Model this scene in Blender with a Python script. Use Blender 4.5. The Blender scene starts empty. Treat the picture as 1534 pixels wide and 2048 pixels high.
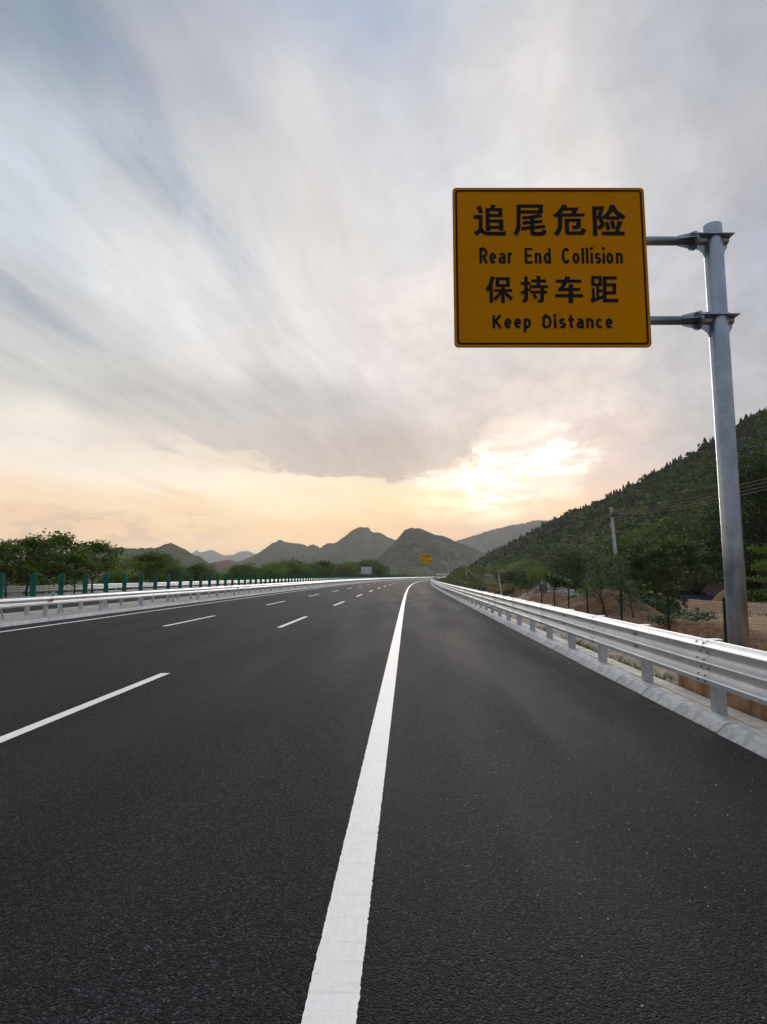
import bpy, bmesh, math, random
import numpy as np
from mathutils import Vector, Matrix

random.seed(7)
RNG = np.random.default_rng(7)
S = bpy.context.scene
COL = S.collection
rad = math.radians

# ------------------------------------------------------------------ camera
FPX, CAMH, YH, PSI = 1170.0, 1.65, 1151.0, rad(2.35)
PITCH = math.atan((YH - 1024) / FPX)
cam_d = bpy.data.cameras.new("camera")
cam = bpy.data.objects.new("camera", cam_d)
COL.objects.link(cam)
cam_d.sensor_fit = 'VERTICAL'
cam_d.sensor_height = 36.0
cam_d.lens = FPX / 2048 * 36.0
cam_d.clip_start = 0.05
cam_d.clip_end = 60000
cam.location = (0, 0, CAMH)
cam.rotation_euler = (math.pi / 2 + PITCH, 0, PSI)
S.camera = cam

cF = np.array([-math.sin(PSI) * math.cos(PITCH), math.cos(PSI) * math.cos(PITCH), math.sin(PITCH)])
cR = np.array([math.cos(PSI), math.sin(PSI), 0.0])
cU = np.cross(cR, cF)
def ray(x, y): return (x - 767) / FPX * cR + (1024 - y) / FPX * cU + cF
def at_d(x, y, d):
    r = ray(x, y); return np.array([0, 0, CAMH]) + r * d / r[1]
def at_z(x, y, z):
    r = ray(x, y); return np.array([0, 0, CAMH]) + r * (z - CAMH) / r[2]
def at_X(x, y, X):
    r = ray(x, y); return np.array([0, 0, CAMH]) + r * X / r[0]

# ------------------------------------------------------------------ world / sky
SUN_DIR = ray(1115, 915); SUN_DIR = SUN_DIR / np.linalg.norm(SUN_DIR)
SUN_EL = math.asin(SUN_DIR[2]); SUN_AZ = math.atan2(SUN_DIR[0], SUN_DIR[1])
W = bpy.data.worlds.new("World"); S.world = W; W.use_nodes = True
nt = W.node_tree
def s2l(c):
    c = c / 255.0
    return c / 12.92 if c <= 0.04045 else ((c + 0.055) / 1.055) ** 2.4
def lin(rgb): return tuple(s2l(v) for v in rgb) + (1.0,)

class N:
    """small node-graph helper"""
    def __init__(self, tree): self.t = tree; self.n = tree.nodes; self.l = tree.links
    def add(self, kind, **kw):
        nd = self.n.new(kind)
        for k, v in kw.items(): setattr(nd, k, v)
        return nd
    def put(self, sock, v):
        if isinstance(v, bpy.types.NodeSocket): self.l.new(v, sock)
        elif v is not None: sock.default_value = v
    def math(self, op, a, b=None, c=None, clamp=False):
        nd = self.add('ShaderNodeMath', operation=op, use_clamp=clamp)
        self.put(nd.inputs[0], a)
        if b is not None: self.put(nd.inputs[1], b)
        if c is not None: self.put(nd.inputs[2], c)
        return nd.outputs[0]
    def vmath(self, op, a, b=None):
        nd = self.add('ShaderNodeVectorMath', operation=op)
        self.put(nd.inputs[0], a)
        if b is not None:
            self.put(nd.inputs['Scale'] if op == 'SCALE' else nd.inputs[1], b)
        return nd.outputs['Value'] if op in ('DOT_PRODUCT', 'LENGTH') else nd.outputs['Vector']
    def sep(self, v):
        nd = self.add('ShaderNodeSeparateXYZ'); self.put(nd.inputs[0], v); return nd.outputs
    def comb(self, x, y, z):
        nd = self.add('ShaderNodeCombineXYZ')
        for i, v in enumerate((x, y, z)): self.put(nd.inputs[i], v)
        return nd.outputs[0]
    def mapr(self, v, a, b, c=0.0, d=1.0, smooth=True):
        nd = self.add('ShaderNodeMapRange', interpolation_type='SMOOTHSTEP' if smooth else 'LINEAR')
        for i, q in enumerate((v, a, b, c, d)): self.put(nd.inputs[i], q)
        return nd.outputs[0]
    def noise(self, vec, scale, detail=4, rough=0.5, dist=0.0, out=0):
        nd = self.add('ShaderNodeTexNoise')
        self.put(nd.inputs['Vector'], vec); self.put(nd.inputs['Scale'], scale)
        self.put(nd.inputs['Detail'], detail); self.put(nd.inputs['Roughness'], rough)
        self.put(nd.inputs['Distortion'], dist)
        return nd.outputs[out]
    def voro(self, vec, scale, out='Distance', feature='F1'):
        nd = self.add('ShaderNodeTexVoronoi', feature=feature)
        self.put(nd.inputs['Vector'], vec); self.put(nd.inputs['Scale'], scale)
        return nd.outputs[out]
    def mix(self, f, a, b, blend='MIX'):
        nd = self.add('ShaderNodeMix', data_type='RGBA', blend_type=blend)
        self.put(nd.inputs['Factor'], f); self.put(nd.inputs[6], a); self.put(nd.inputs[7], b)
        return nd.outputs[2]
    def ramp(self, f, stops, interp='LINEAR'):
        nd = self.add('ShaderNodeValToRGB'); cr = nd.color_ramp; cr.interpolation = interp
        while len(cr.elements) < len(stops): cr.elements.new(0.5)
        for e, (p, c) in zip(cr.elements, stops): e.position = p
        for e, (p, c) in zip(cr.elements, stops): e.color = c
        self.put(nd.inputs[0], f); return nd.outputs[0]

def build_sky():
    nt.nodes.clear()
    g = N(nt)
    tc = g.add('ShaderNodeTexCoord').outputs['Generated']
    D = g.vmath('NORMALIZE', tc)
    dx, dy, dz = g.sep(D)
    dzc = g.math('MAXIMUM', dz, 0.0)
    # cloud-deck plane coordinates, turned so that V runs along the cloud streaks
    k = g.math('DIVIDE', 1.0, g.math('ADD', dzc, 0.10))
    a = rad(9.0)
    px = g.math('MULTIPLY', g.math('SUBTRACT', g.math('MULTIPLY', dx, math.cos(a)), g.math('MULTIPLY', dy, math.sin(a))), k)
    py = g.math('MULTIPLY', g.math('ADD', g.math('MULTIPLY', dx, math.sin(a)), g.math('MULTIPLY', dy, math.cos(a))), k)
    P = g.comb(g.math('ADD', px, 7.37), g.math('MULTIPLY_ADD', py, 0.20, 3.61), 0.43)
    warp = g.vmath('SUBTRACT', g.noise(g.comb(px, g.math('MULTIPLY', py, 0.6), 3.0), 1.6, 3, 0.5, out=1), (0.5, 0.5, 0.5))
    P2 = g.vmath('ADD', P, g.vmath('SCALE', warp, 0.24))
    streak = g.noise(P2, 2.6, 8, 0.56)
    fine = g.noise(P2, 11.0, 9, 0.66)
    # ragged warp of the cloud map
    Dw = g.vmath('ADD', D, g.vmath('MULTIPLY', g.vmath('SUBTRACT', g.noise(D, 7.0, 8, 0.6, out=1), (0.5, 0.5, 0.5)), (0.16, 0.10, 0.05)))
    st = g.math('SUBTRACT', streak, 0.5)
    Dw = g.vmath('ADD', Dw, g.comb(g.math('MULTIPLY', st, 0.22), 0.0, g.math('MULTIPLY', st, g.mapr(dz, 0.1, 0.5, 0.03, 0.22))))
    wx, wy, wz = g.sep(g.vmath('NORMALIZE', Dw))
    hor = g.math('SQRT', g.math('ADD', g.math('MULTIPLY', wx, wx), g.math('MULTIPLY', wy, wy)))
    u = g.math('MULTIPLY_ADD', g.math('DIVIDE', wx, g.math('MAXIMUM', hor, 0.001)), 0.5, 0.5)   # sin(azimuth)
    # the low grey bank has a crisp lower edge: push the map apart along it
    def U(t): return 0.5 + 0.5 * math.sin(rad(t))
    ed = [(-38, 15.5), (-30, 14.2), (-22, 12.4), (-13, 10.4), (-6, 9.3), (-1, 8.75), (3, 9.3), (5.2, 10.4), (6.8, 13.5), (9, 16.0)]
    edge = g.sep(g.ramp(u, [(U(t), (math.sin(rad(e)),) * 3 + (1,)) for t, e in ed]))[0]
    amt = g.sep(g.ramp(u, [(U(t), (e,) * 3 + (1,)) for t, e in ((-60, 0.0), (-36, 0.15), (-22, 0.60), (-11, 0.95), (6.5, 1.0), (9.5, 0.0))]))[0]
    rag = g.noise(g.vmath('MULTIPLY', D, (1.0, 1.0, 5.0)), 11.0, 9, 0.68)
    de = g.math('ADD', g.math('SUBTRACT', wz, edge), g.math('MULTIPLY', g.math('SUBTRACT', rag, 0.5), 0.085))
    push = g.math('MULTIPLY', g.mapr(de, -0.019, 0.017, -1.0, 1.0), g.mapr(g.math('ABSOLUTE', de), 0.0, 0.075, 0.024, 0.0))
    wz = g.math('ADD', wz, g.math('MULTIPLY', push, amt))
    az = (-34, -26, -18, -10, -3, 4, 9, 14, 19, 25, 31)
    rows = [
     (0.0, [(232,198,166),(236,204,172),(240,208,172),(244,210,170),(246,212,170),(243,208,170),(238,205,175),(230,200,178),(225,198,180),(215,195,185),(205,190,185)]),
     (4.0, [(238,212,182),(246,220,184),(250,222,182),(252,222,178),(250,216,172),(240,210,180),(236,208,186),(236,206,182),(230,205,190),(218,205,200),(205,198,198)]),
     (6.5, [(244,226,200),(246,226,196),(253,234,202),(255,240,210),(254,236,200),(255,240,206),(255,244,216),(250,225,195),(240,215,195),(215,203,200),(200,194,196)]),
     (8.7, [(246,236,222),(252,242,226),(254,244,226),(254,242,222),(244,226,206),(255,252,240),(255,254,248),(255,248,232),(236,214,202),(210,202,202),(195,192,197)]),
     (10.3, [(244,238,228),(246,236,222),(236,224,208),(212,198,186),(208,194,184),(236,218,200),(255,250,240),(255,252,246),(238,218,208),(206,200,201),(193,191,197)]),
     (12.5, [(238,234,226),(226,218,212),(210,202,198),(204,195,190),(203,193,188),(216,204,196),(248,234,220),(255,246,236),(232,216,208),(203,198,200),(192,191,198)]),
     (16, [(212,212,210),(205,203,200),(203,200,199),(207,202,201),(213,207,205),(222,213,209),(232,220,213),(236,222,214),(236,222,214),(200,197,201),(188,188,196)]),
     (21, [(205,206,208),(216,215,215),(226,223,222),(238,232,229),(234,226,223),(232,224,220),(226,218,215),(228,219,215),(232,222,217),(198,197,202),(184,186,195)]),
     (27, [(205,212,220),(226,226,226),(228,228,229),(236,230,228),(232,224,221),(240,230,226),(236,226,222),(230,224,222),(225,220,220),(202,202,208),(184,186,195)]),
     (34, [(200,208,218),(206,210,216),(216,215,214),(224,221,220),(222,220,219),(222,222,226),(228,226,227),(236,230,228),(232,227,225),(205,205,210),(188,189,196)]),
     (41, [(148,164,180),(180,184,194),(190,193,202),(218,217,218),(208,210,217),(210,212,219),(221,219,220),(229,224,223),(216,214,215),(194,196,204),(180,183,192)]),
     (48, [(140,158,180),(165,175,188),(180,186,198),(180,190,208),(176,188,210),(190,197,212),(203,206,214),(215,213,216),(205,205,210),(185,188,198),(172,176,188)]),
     (65, [(208,212,222)] * 11),
    ]
    col = None; prev = None
    for el, cs in rows:
        stops = [(0.5 + 0.5 * math.sin(rad(t)), lin(c)) for t, c in zip(az, cs)]
        r = g.ramp(u, stops, 'EASE')
        if col is None: col = r
        else: col = g.mix(g.mapr(wz, math.sin(rad(prev)), math.sin(rad(el))), col, r)
        prev = el
    # low sky: brighter air towards the sunset
    col = g.vmath('MULTIPLY', col, g.ramp(wz, [(0.0, (2.0, 1.70, 1.28, 1)), (0.035, (1.74, 1.48, 1.13, 1)), (0.08, (1.36, 1.20, 0.99, 1)), (0.115, (1.28, 1.17, 1.03, 1)), (0.17, (1.16, 1.11, 1.05, 1)), (0.35, (1.03, 1.03, 1.02, 1)), (0.7, (1.0, 1.0, 1.0, 1))]))
    puff = g.noise(g.vmath('MULTIPLY', D, (1.0, 1.0, 3.2)), 16.0, 9, 0.62)
    pm_ = g.math('MULTIPLY', g.math('MULTIPLY', g.mapr(puff, 0.47, 0.55), g.math('MULTIPLY', g.mapr(dz, 0.045, 0.06), g.mapr(dz, 0.115, 0.085))), g.mapr(u, U(-14), U(-22)))
    col = g.mix(g.math('MULTIPLY', pm_, 0.7), col, lin((246, 214, 178)))
    wd = g.vmath('NORMALIZE', g.comb(wx, wy, wz))
    brk = g.mapr(g.math('ADD', rag, g.math('MULTIPLY', g.math('SUBTRACT', puff, 0.5), 0.9)), 0.42, 0.60, 0.05, 1.35)
    for (qx, qy), kk, amp in (((1128, 912), 1900.0, 1.3), ((1040, 952), 1500.0, 0.85), ((965, 972), 1300.0, 0.9), ((880, 988), 1500.0, 0.35), ((1090, 930), 130.0, 0.04)):
        v = ray(qx, qy); v = v / np.linalg.norm(v)
        e = g.math('EXPONENT', g.math('MULTIPLY', g.math('SUBTRACT', g.vmath('DOT_PRODUCT', wd, tuple(v)), 1.0), kk))
        col = g.vmath('ADD', col, g.vmath('SCALE', (1.0, 0.84, 0.60), g.math('MULTIPLY', g.math('MULTIPLY', e, amp), brk)))
    # thin places in the cloud deck show the clear sky
    sky = g.add('ShaderNodeTexSky', sky_type='NISHITA', sun_disc=False)
    sky.sun_elevation = SUN_EL; sky.sun_rotation = SUN_AZ
    sky.air_density = 1.0; sky.dust_density = 2.0; sky.ozone_density = 2.0
    clear = g.mix(0.6, g.vmath('SCALE', sky.outputs[0], 0.12), lin((150, 176, 212)))
    gap = g.math('MULTIPLY', g.mapr(streak, 0.47, 0.30), g.mapr(dz, 0.22, 0.50, 0.0, 0.7))
    col = g.mix(gap, col, clear)
    calm = g.math('MULTIPLY', g.mapr(g.math('ABSOLUTE', px), 0.0, 0.8, 0.6, 1.0), g.mapr(u, U(-6), U(12), 1.0, 0.30))
    lift = g.math('ADD', g.math('MULTIPLY', g.math('MULTIPLY', st, calm), g.mapr(dz, 0.08, 0.4, 0.18, 0.54)),
                  g.math('MULTIPLY', g.math('MULTIPLY', g.math('SUBTRACT', fine, 0.5), calm), g.mapr(dz, 0.05, 0.3, 0.10, 0.42)))
    col = g.vmath('SCALE', col, g.math('ADD', 1.0, lift))
    mott = g.math('SUBTRACT', g.noise(g.vmath('ADD', g.vmath('MULTIPLY', D, (1.0, 1.0, 1.5)), g.vmath('SCALE', warp, 0.05)), 17.0, 9, 0.62), 0.5)
    col = g.vmath('SCALE', col, g.math('ADD', 1.0, g.math('MULTIPLY', mott, g.math('MULTIPLY', g.math('MULTIPLY', g.mapr(dz, 0.13, 0.22, 0.0, 0.5), g.mapr(u, U(-12), U(8), 0.15, 1.15)), g.mapr(dz, 0.34, 0.60, 1.0, 0.55)))))
    # the eastern half of the sky, behind the camera: the same deck lit by the sunset
    east = g.ramp(g.math('MULTIPLY_ADD', dzc, 1.0, 0.0), [(0.0, lin((158, 156, 168))), (0.3, lin((172, 176, 190))), (0.8, lin((204, 209, 220)))])
    east = g.vmath('SCALE', east, g.math('ADD', 1.0, g.math('MULTIPLY', lift, 0.8)))
    col = g.mix(g.mapr(g.math('SUBTRACT', dy, g.math('MULTIPLY', dzc, 0.2)), 0.45, -0.25), col, east)
    bg = g.add('ShaderNodeBackground'); g.put(bg.inputs[0], col); bg.inputs[1].default_value = SKY_STRENGTH
    out = g.add('ShaderNodeOutputWorld'); g.l.new(bg.outputs[0], out.inputs[0])
SKY_STRENGTH = 1.0
build_sky()
W.cycles.sampling_method = 'MANUAL'; W.cycles.sample_map_resolution = 512

sun_d = bpy.data.lights.new("sun", 'SUN'); sun_d.energy = 3.0; sun_d.angle = rad(40); sun_d.color = (1.0, 0.94, 0.87)
sun = bpy.data.objects.new("sun", sun_d); COL.objects.link(sun)
sun.rotation_euler = Vector(tuple(-SUN_DIR)).to_track_quat('-Z', 'Y').to_euler()
S.view_settings.view_transform = 'Standard'; S.view_settings.look = 'None'
S.view_settings.exposure = 0.0; S.view_settings.gamma = 1.0
S.cycles.max_bounces = 6; S.cycles.transparent_max_bounces = 6; S.cycles.volume_bounces = 0
S.cycles.use_denoising = True
S.cycles.sample_clamp_indirect = 6.0

# ------------------------------------------------------------------ materials
MATS = {}
def new_mat(name):
    m = bpy.data.materials.new(name); m.use_nodes = True; m.node_tree.nodes.clear(); MATS[name] = m
    return m, N(m.node_tree)
def finish(g, bsdf): 
    o = g.add('ShaderNodeOutputMaterial'); g.l.new(bsdf, o.inputs[0])
def pbsdf(g, col, rough=0.6, metal=0.0, spec=0.5, normal=None):
    b = g.add('ShaderNodeBsdfPrincipled')
    g.put(b.inputs['Base Color'], col); g.put(b.inputs['Roughness'], rough); g.put(b.inputs['Metallic'], metal)
    g.put(b.inputs['Specular IOR Level'], spec)
    if normal is not None: g.put(b.inputs['Normal'], normal)
    return b.outputs[0]
def bump(g, h, strength=0.3, dist=0.02, normal=None):
    b = g.add('ShaderNodeBump'); g.put(b.inputs['Height'], h); b.inputs['Strength'].default_value = strength; b.inputs['Distance'].default_value = dist
    if normal is not None: g.put(b.inputs['Normal'], normal)
    return b.outputs[0]
def c4(c): return tuple(c) + (1.0,)
def simple(name, c1, c2=None, scale=4.0, rough=0.6, metal=0.0, spec=0.5, bscale=None, bstr=0.2, bdist=0.01, detail=6, stretch=None, rnd=0.0, world=False):
    m, g = new_mat(name)
    tc = g.add('ShaderNodeTexCoord')
    v = g.add('ShaderNodeNewGeometry').outputs['Position'] if world else tc.outputs['Object']
    vs = g.vmath('MULTIPLY', v, stretch) if stretch else v
    col = c4(c1)
    if c2 is not None:
        col = g.mix(g.mapr(g.noise(vs, scale, detail, 0.6), 0.32, 0.68), c4(c1), c4(c2))
    if rnd:
        r = g.add('ShaderNodeObjectInfo').outputs['Random']
        col = g.vmath('SCALE', col, g.mapr(r, 0, 1, 1 - rnd, 1 + rnd, smooth=False))
    nrm = bump(g, g.noise(v, bscale, 6, 0.6), bstr, bdist) if bscale else None
    rr = g.mapr(g.noise(vs, scale * 1.7, 4, 0.6), 0.3, 0.7, rough * 0.85, min(1, rough * 1.15))
    finish(g, pbsdf(g, col, rr, metal, spec, nrm))
    return m

def mk_asphalt(name, tint=1.0):
    m, g = new_mat(name)
    P = g.add('ShaderNodeNewGeometry').outputs['Position']
    n1 = g.noise(P, 120.0, 2, 0.7)
    cell = g.voro(P, 95.0)
    cellc = g.sep(g.voro(P, 95.0, out='Color'))[0]
    big = g.noise(g.vmath('MULTIPLY', P, (1.0, 0.12, 1.0)), 0.9, 4, 0.55)
    mid = g.noise(P, 3.5, 5, 0.6)
    cc = lambda v: (v * 0.91 * tint, v * 0.98 * tint, v * 1.16 * tint, 1.0)
    col = g.ramp(cellc, [(0.0, cc(0.0022)), (0.45, cc(0.0085)), (0.75, cc(0.017)), (0.93, cc(0.032)), (1.0, cc(0.062))])
    col = g.vmath('SCALE', col, g.mapr(n1, 0.3, 0.7, 0.5, 1.5))
    xx_, yy_, _z = g.sep(P)
    tr = g.math('SUBTRACT', xx_, g.math('DIVIDE', g.math('POWER', g.math('MAXIMUM', yy_, 0.0), 3.0), 1.2e6))
    wheel = g.math('ABSOLUTE', g.math('SINE', g.math('MULTIPLY', g.math('ADD', tr, 0.3), math.pi / 1.93)))
    col = g.vmath('SCALE', col, g.mapr(wheel, 0.0, 1.0, 0.86, 1.14))
    col = g.vmath('SCALE', col, g.mapr(big, 0.3, 0.7, 0.78, 1.22))
    col = g.vmath('SCALE', col, g.mapr(mid, 0.3, 0.7, 0.92, 1.08))
    edge_ = g.math('ADD', tr, g.math('MULTIPLY', g.math('SUBTRACT', g.noise(g.vmath('MULTIPLY', P, (1, 0.3, 1)), 1.2, 4, 0.6), 0.5), 0.7))
    col = g.vmath('SCALE', col, g.mapr(edge_, 2.3, 2.9, 1.0, 0.66))
    # chips of pale stone
    fl = g.math('MULTIPLY', g.mapr(tr, -1.0, 1.2, 0.0, 1.0), g.math('GREATER_THAN', g.sep(g.voro(P, 45.0, out='Color'))[1], 0.985))
    fl = g.math('MULTIPLY', fl, g.math('LESS_THAN', g.voro(P, 45.0), 0.22))
    col = g.mix(fl, col, c4((0.42, 0.39, 0.34)))
    h = g.math('ADD', g.math('MULTIPLY', g.math('SUBTRACT', 1.0, cell), 0.8), g.math('MULTIPLY', n1, 0.6))
    nrm = bump(g, h, 1.0, 0.010)
    finish(g, pbsdf(g, col, g.mapr(big, 0.3, 0.7, 0.76, 0.88), 0.0, 0.16, nrm))
    return m
mk_asphalt('asphalt'); mk_asphalt('asphalt_opposite', 1.15)

def mk_paint():
    m, g = new_mat('road_paint')
    P = g.add('ShaderNodeNewGeometry').outputs['Position']
    n = g.noise(g.vmath('MULTIPLY', P, (60, 8, 1)), 1.0, 5, 0.6)
    t = g.noise(g.vmath('MULTIPLY', P, (2.0, 28, 1)), 1.0, 4, 0.65)
    spot = g.noise(P, 24.0, 5, 0.7)
    col = g.mix(g.mapr(n, 0.35, 0.7), c4((0.84, 0.83, 0.80)), c4((0.91, 0.90, 0.88)))
    col = g.mix(g.mapr(t, 0.52, 0.72, 0, 0.28), col, c4((0.52, 0.51, 0.49)))
    col = g.mix(g.mapr(spot, 0.62, 0.74, 0, 0.6), col, c4((0.34, 0.32, 0.29)))
    col = g.mix(g.mapr(g.noise(P, 1.7, 6, 0.7), 0.55, 0.75, 0, 0.22), col, c4((0.52, 0.49, 0.45)))
    nrm = bump(g, g.math('ADD', g.noise(P, 110, 3, 0.6), g.math('MULTIPLY', t, 0.7)), 0.4, 0.004)
    finish(g, pbsdf(g, col, 0.55, 0.0, 0.4, nrm))
mk_paint()

def mk_galv(name, c1, c2, rough, metal, wear=True):
    m, g = new_mat(name)
    tc = g.add('ShaderNodeTexCoord').outputs['Object']
    P = g.add('ShaderNodeNewGeometry').outputs['Position']
    sp = g.sep(g.voro(g.vmath('ADD', tc, g.vmath('SCALE', g.noise(tc, 9, 3, out=1), 0.05)), 55.0, out='Color'))[0]
    n = g.noise(P, 2.2, 6, 0.65)
    col = g.mix(g.mapr(n, 0.32, 0.68), c4(c1), c4(c2))
    col = g.vmath('SCALE', col, g.mapr(sp, 0, 1, 0.94, 1.06, smooth=False))
    if wear:
        w = g.noise(g.vmath('MULTIPLY', P, (6, 6, 1.2)), 1.0, 6, 0.7)
        col = g.mix(g.mapr(w, 0.62, 0.74, 0, 0.35), col, c4((c1[0] * 0.45, c1[1] * 0.44, c1[2] * 0.42)))
    nrm = bump(g, n, 0.05, 0.02)
    finish(g, pbsdf(g, col, g.mapr(sp, 0, 1, rough - 0.07, rough + 0.07), metal, 0.5, nrm))
mk_galv('galvanised_rail', (0.68, 0.70, 0.70), (0.80, 0.81, 0.80), 0.46, 0.50)
mk_galv('galvanised_post', (0.40, 0.44, 0.47), (0.52, 0.55, 0.57), 0.5, 0.45)
mk_galv('galvanised_pole', (0.25, 0.30, 0.36), (0.37, 0.42, 0.47), 0.36, 0.85)
simple('bolt_steel', (0.12, 0.13, 0.15), (0.2, 0.2, 0.22), 30, 0.5, 0.6)
simple('kerb_concrete', (0.34, 0.35, 0.36), (0.58, 0.59, 0.60), 8.0, 0.85, bscale=60, bstr=0.5, bdist=0.006, rnd=0.10)
simple('paving_concrete', (0.44, 0.42, 0.38), (0.60, 0.57, 0.52), 3.5, 0.85, bscale=40, bstr=0.4, bdist=0.006, rnd=0.09, world=True)
simple('median_concrete', (0.27, 0.26, 0.24), (0.46, 0.44, 0.41), 1.3, 0.9, bscale=14, bstr=0.7, bdist=0.02, world=True)
simple('mortar', (0.46, 0.38, 0.31), (0.58, 0.52, 0.45), 5.0, 0.9, bscale=50, bstr=0.5, bdist=0.008, world=True)
simple('ditch_concrete', (0.17, 0.135, 0.10), (0.34, 0.29, 0.23), 2.6, 0.9, bscale=20, bstr=0.5, bdist=0.015, world=True)
simple('stained_concrete', (0.20, 0.10, 0.042), (0.50, 0.33, 0.18), 3.4, 0.75, bscale=18, bstr=0.35, bdist=0.01, stretch=(1.3, 1.3, 0.45), world=True)
simple('pale_concrete', (0.62, 0.62, 0.60), (0.76, 0.75, 0.72), 0.8, 0.85, world=True)
simple('sign_yellow', (0.52, 0.205, 0.0), (0.56, 0.225, 0.0005), 1.2, 0.6, spec=0.03, bscale=220, bstr=0.08, bdist=0.001)
simple('sign_black', (0.008, 0.010, 0.014), None, rough=0.6, spec=0.08)
simple('sign_yellow_bright', (0.86, 0.42, 0.004), (0.88, 0.44, 0.005), 1.2, 0.5, spec=0.3)  # same sheeting as the near sign, its brighter look put into the colour
simple('sign_back', (0.62, 0.64, 0.65), (0.70, 0.72, 0.73), 0.8, 0.6, 0.1)
simple('glare_green', (0.0, 0.085, 0.058), (0.002, 0.115, 0.078), 14, 0.65, spec=0.3, bscale=70, bstr=0.4, bdist=0.004, rnd=0.12)
simple('fence_green', (0.003, 0.014, 0.011), (0.005, 0.020, 0.016), 8, 0.6, spec=0.2)
simple('concrete_pole', (0.38, 0.38, 0.37), (0.52, 0.51, 0.49), 3, 0.85, bscale=18, bstr=0.3)
simple('dark_fitting', (0.02, 0.02, 0.022), None, rough=0.6)
simple('cable', (0.20, 0.165, 0.13), None, rough=0.7)
simple('reflector_orange', (0.72, 0.14, 0.01), None, rough=0.25)
simple('reflector_teal', (0.02, 0.26, 0.24), (0.35, 0.55, 0.52), 28, 0.3)
simple('red_tape', (0.36, 0.01, 0.012), None, rough=0.5)
simple('bark', (0.045, 0.034, 0.026), (0.10, 0.08, 0.06), 9, 0.9, bscale=20, bstr=0.6, bdist=0.02)
simple('rubble_stone', (0.40, 0.37, 0.33), (0.62, 0.60, 0.57), 1.4, 0.9, rnd=0.2, world=True)
simple('blue_tarp', (0.008, 0.016, 0.045), (0.012, 0.028, 0.075), 3, 0.5, bscale=5, bstr=0.6, bdist=0.05)
simple('weathered_board', (0.12, 0.105, 0.09), (0.20, 0.18, 0.16), 4, 0.85, stretch=(1, 1, 8))
simple('straw', (0.20, 0.125, 0.06), (0.32, 0.21, 0.11), 12, 0.9, bscale=30, bstr=0.8, bdist=0.05)
simple('white_paint', (0.72, 0.72, 0.70), (0.80, 0.80, 0.78), 3, 0.6)

def mk_leaf(name, c1, c2, trans=0.35, scale=1.6):
    m, g = new_mat(name)
    tc = g.add('ShaderNodeTexCoord').outputs['Object']
    P = g.add('ShaderNodeNewGeometry').outputs['Position']
    r = g.add('ShaderNodeObjectInfo').outputs['Random']
    n = g.noise(P, scale, 3, 0.6)
    isl = g.add('ShaderNodeNewGeometry').outputs['Random Per Island']
    col = g.mix(g.mapr(n, 0.32, 0.68), c4(c1), c4(c2))
    col = g.vmath('SCALE', col, g.mapr(r, 0, 1, 0.8, 1.2, smooth=False))
    col = g.vmath('SCALE', col, g.mapr(isl, 0, 1, 0.65, 1.35, smooth=False))
    d = pbsdf(g, col, 0.6, 0.0, 0.25)
    t = g.add('ShaderNodeBsdfTranslucent'); g.put(t.inputs[0], g.mix(1.0, col, c4((1.0, 1.15, 0.45)), 'MULTIPLY'))
    mx = g.add('ShaderNodeMixShader'); mx.inputs[0].default_value = trans
    g.l.new(d, mx.inputs[1]); g.l.new(t.outputs[0], mx.inputs[2])
    finish(g, mx.outputs[0])
mk_leaf('leaf_locust', (0.040, 0.078, 0.009), (0.108, 0.165, 0.020), 0.46)
mk_leaf('leaf_fresh', (0.072, 0.125, 0.010), (0.15, 0.22, 0.022), 0.48)
mk_leaf('leaf_broad', (0.036, 0.076, 0.011), (0.085, 0.140, 0.020), 0.40)
mk_leaf('leaf_dark', (0.024, 0.048, 0.010), (0.055, 0.090, 0.018), 0.30)
mk_leaf('leaf_pine', (0.022, 0.044, 0.009), (0.056, 0.082, 0.017), 0.28)
mk_leaf('leaf_cypress', (0.014, 0.030, 0.011), (0.034, 0.056, 0.018), 0.15)
mk_leaf('leaf_silver', (0.045, 0.082, 0.034), (0.13, 0.17, 0.095), 0.25)
mk_leaf('leaf_bright', (0.085, 0.150, 0.016), (0.15, 0.23, 0.030), 0.45)
mk_leaf('leaf_scrub', (0.016, 0.040, 0.006), (0.095, 0.138, 0.020), 0.34, 0.09)
mk_leaf('grass_blade', (0.055, 0.085, 0.022), (0.12, 0.14, 0.05), 0.35, 0.3)
mk_leaf('dry_grass', (0.13, 0.10, 0.05), (0.21, 0.16, 0.085), 0.3, 0.3)

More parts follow.
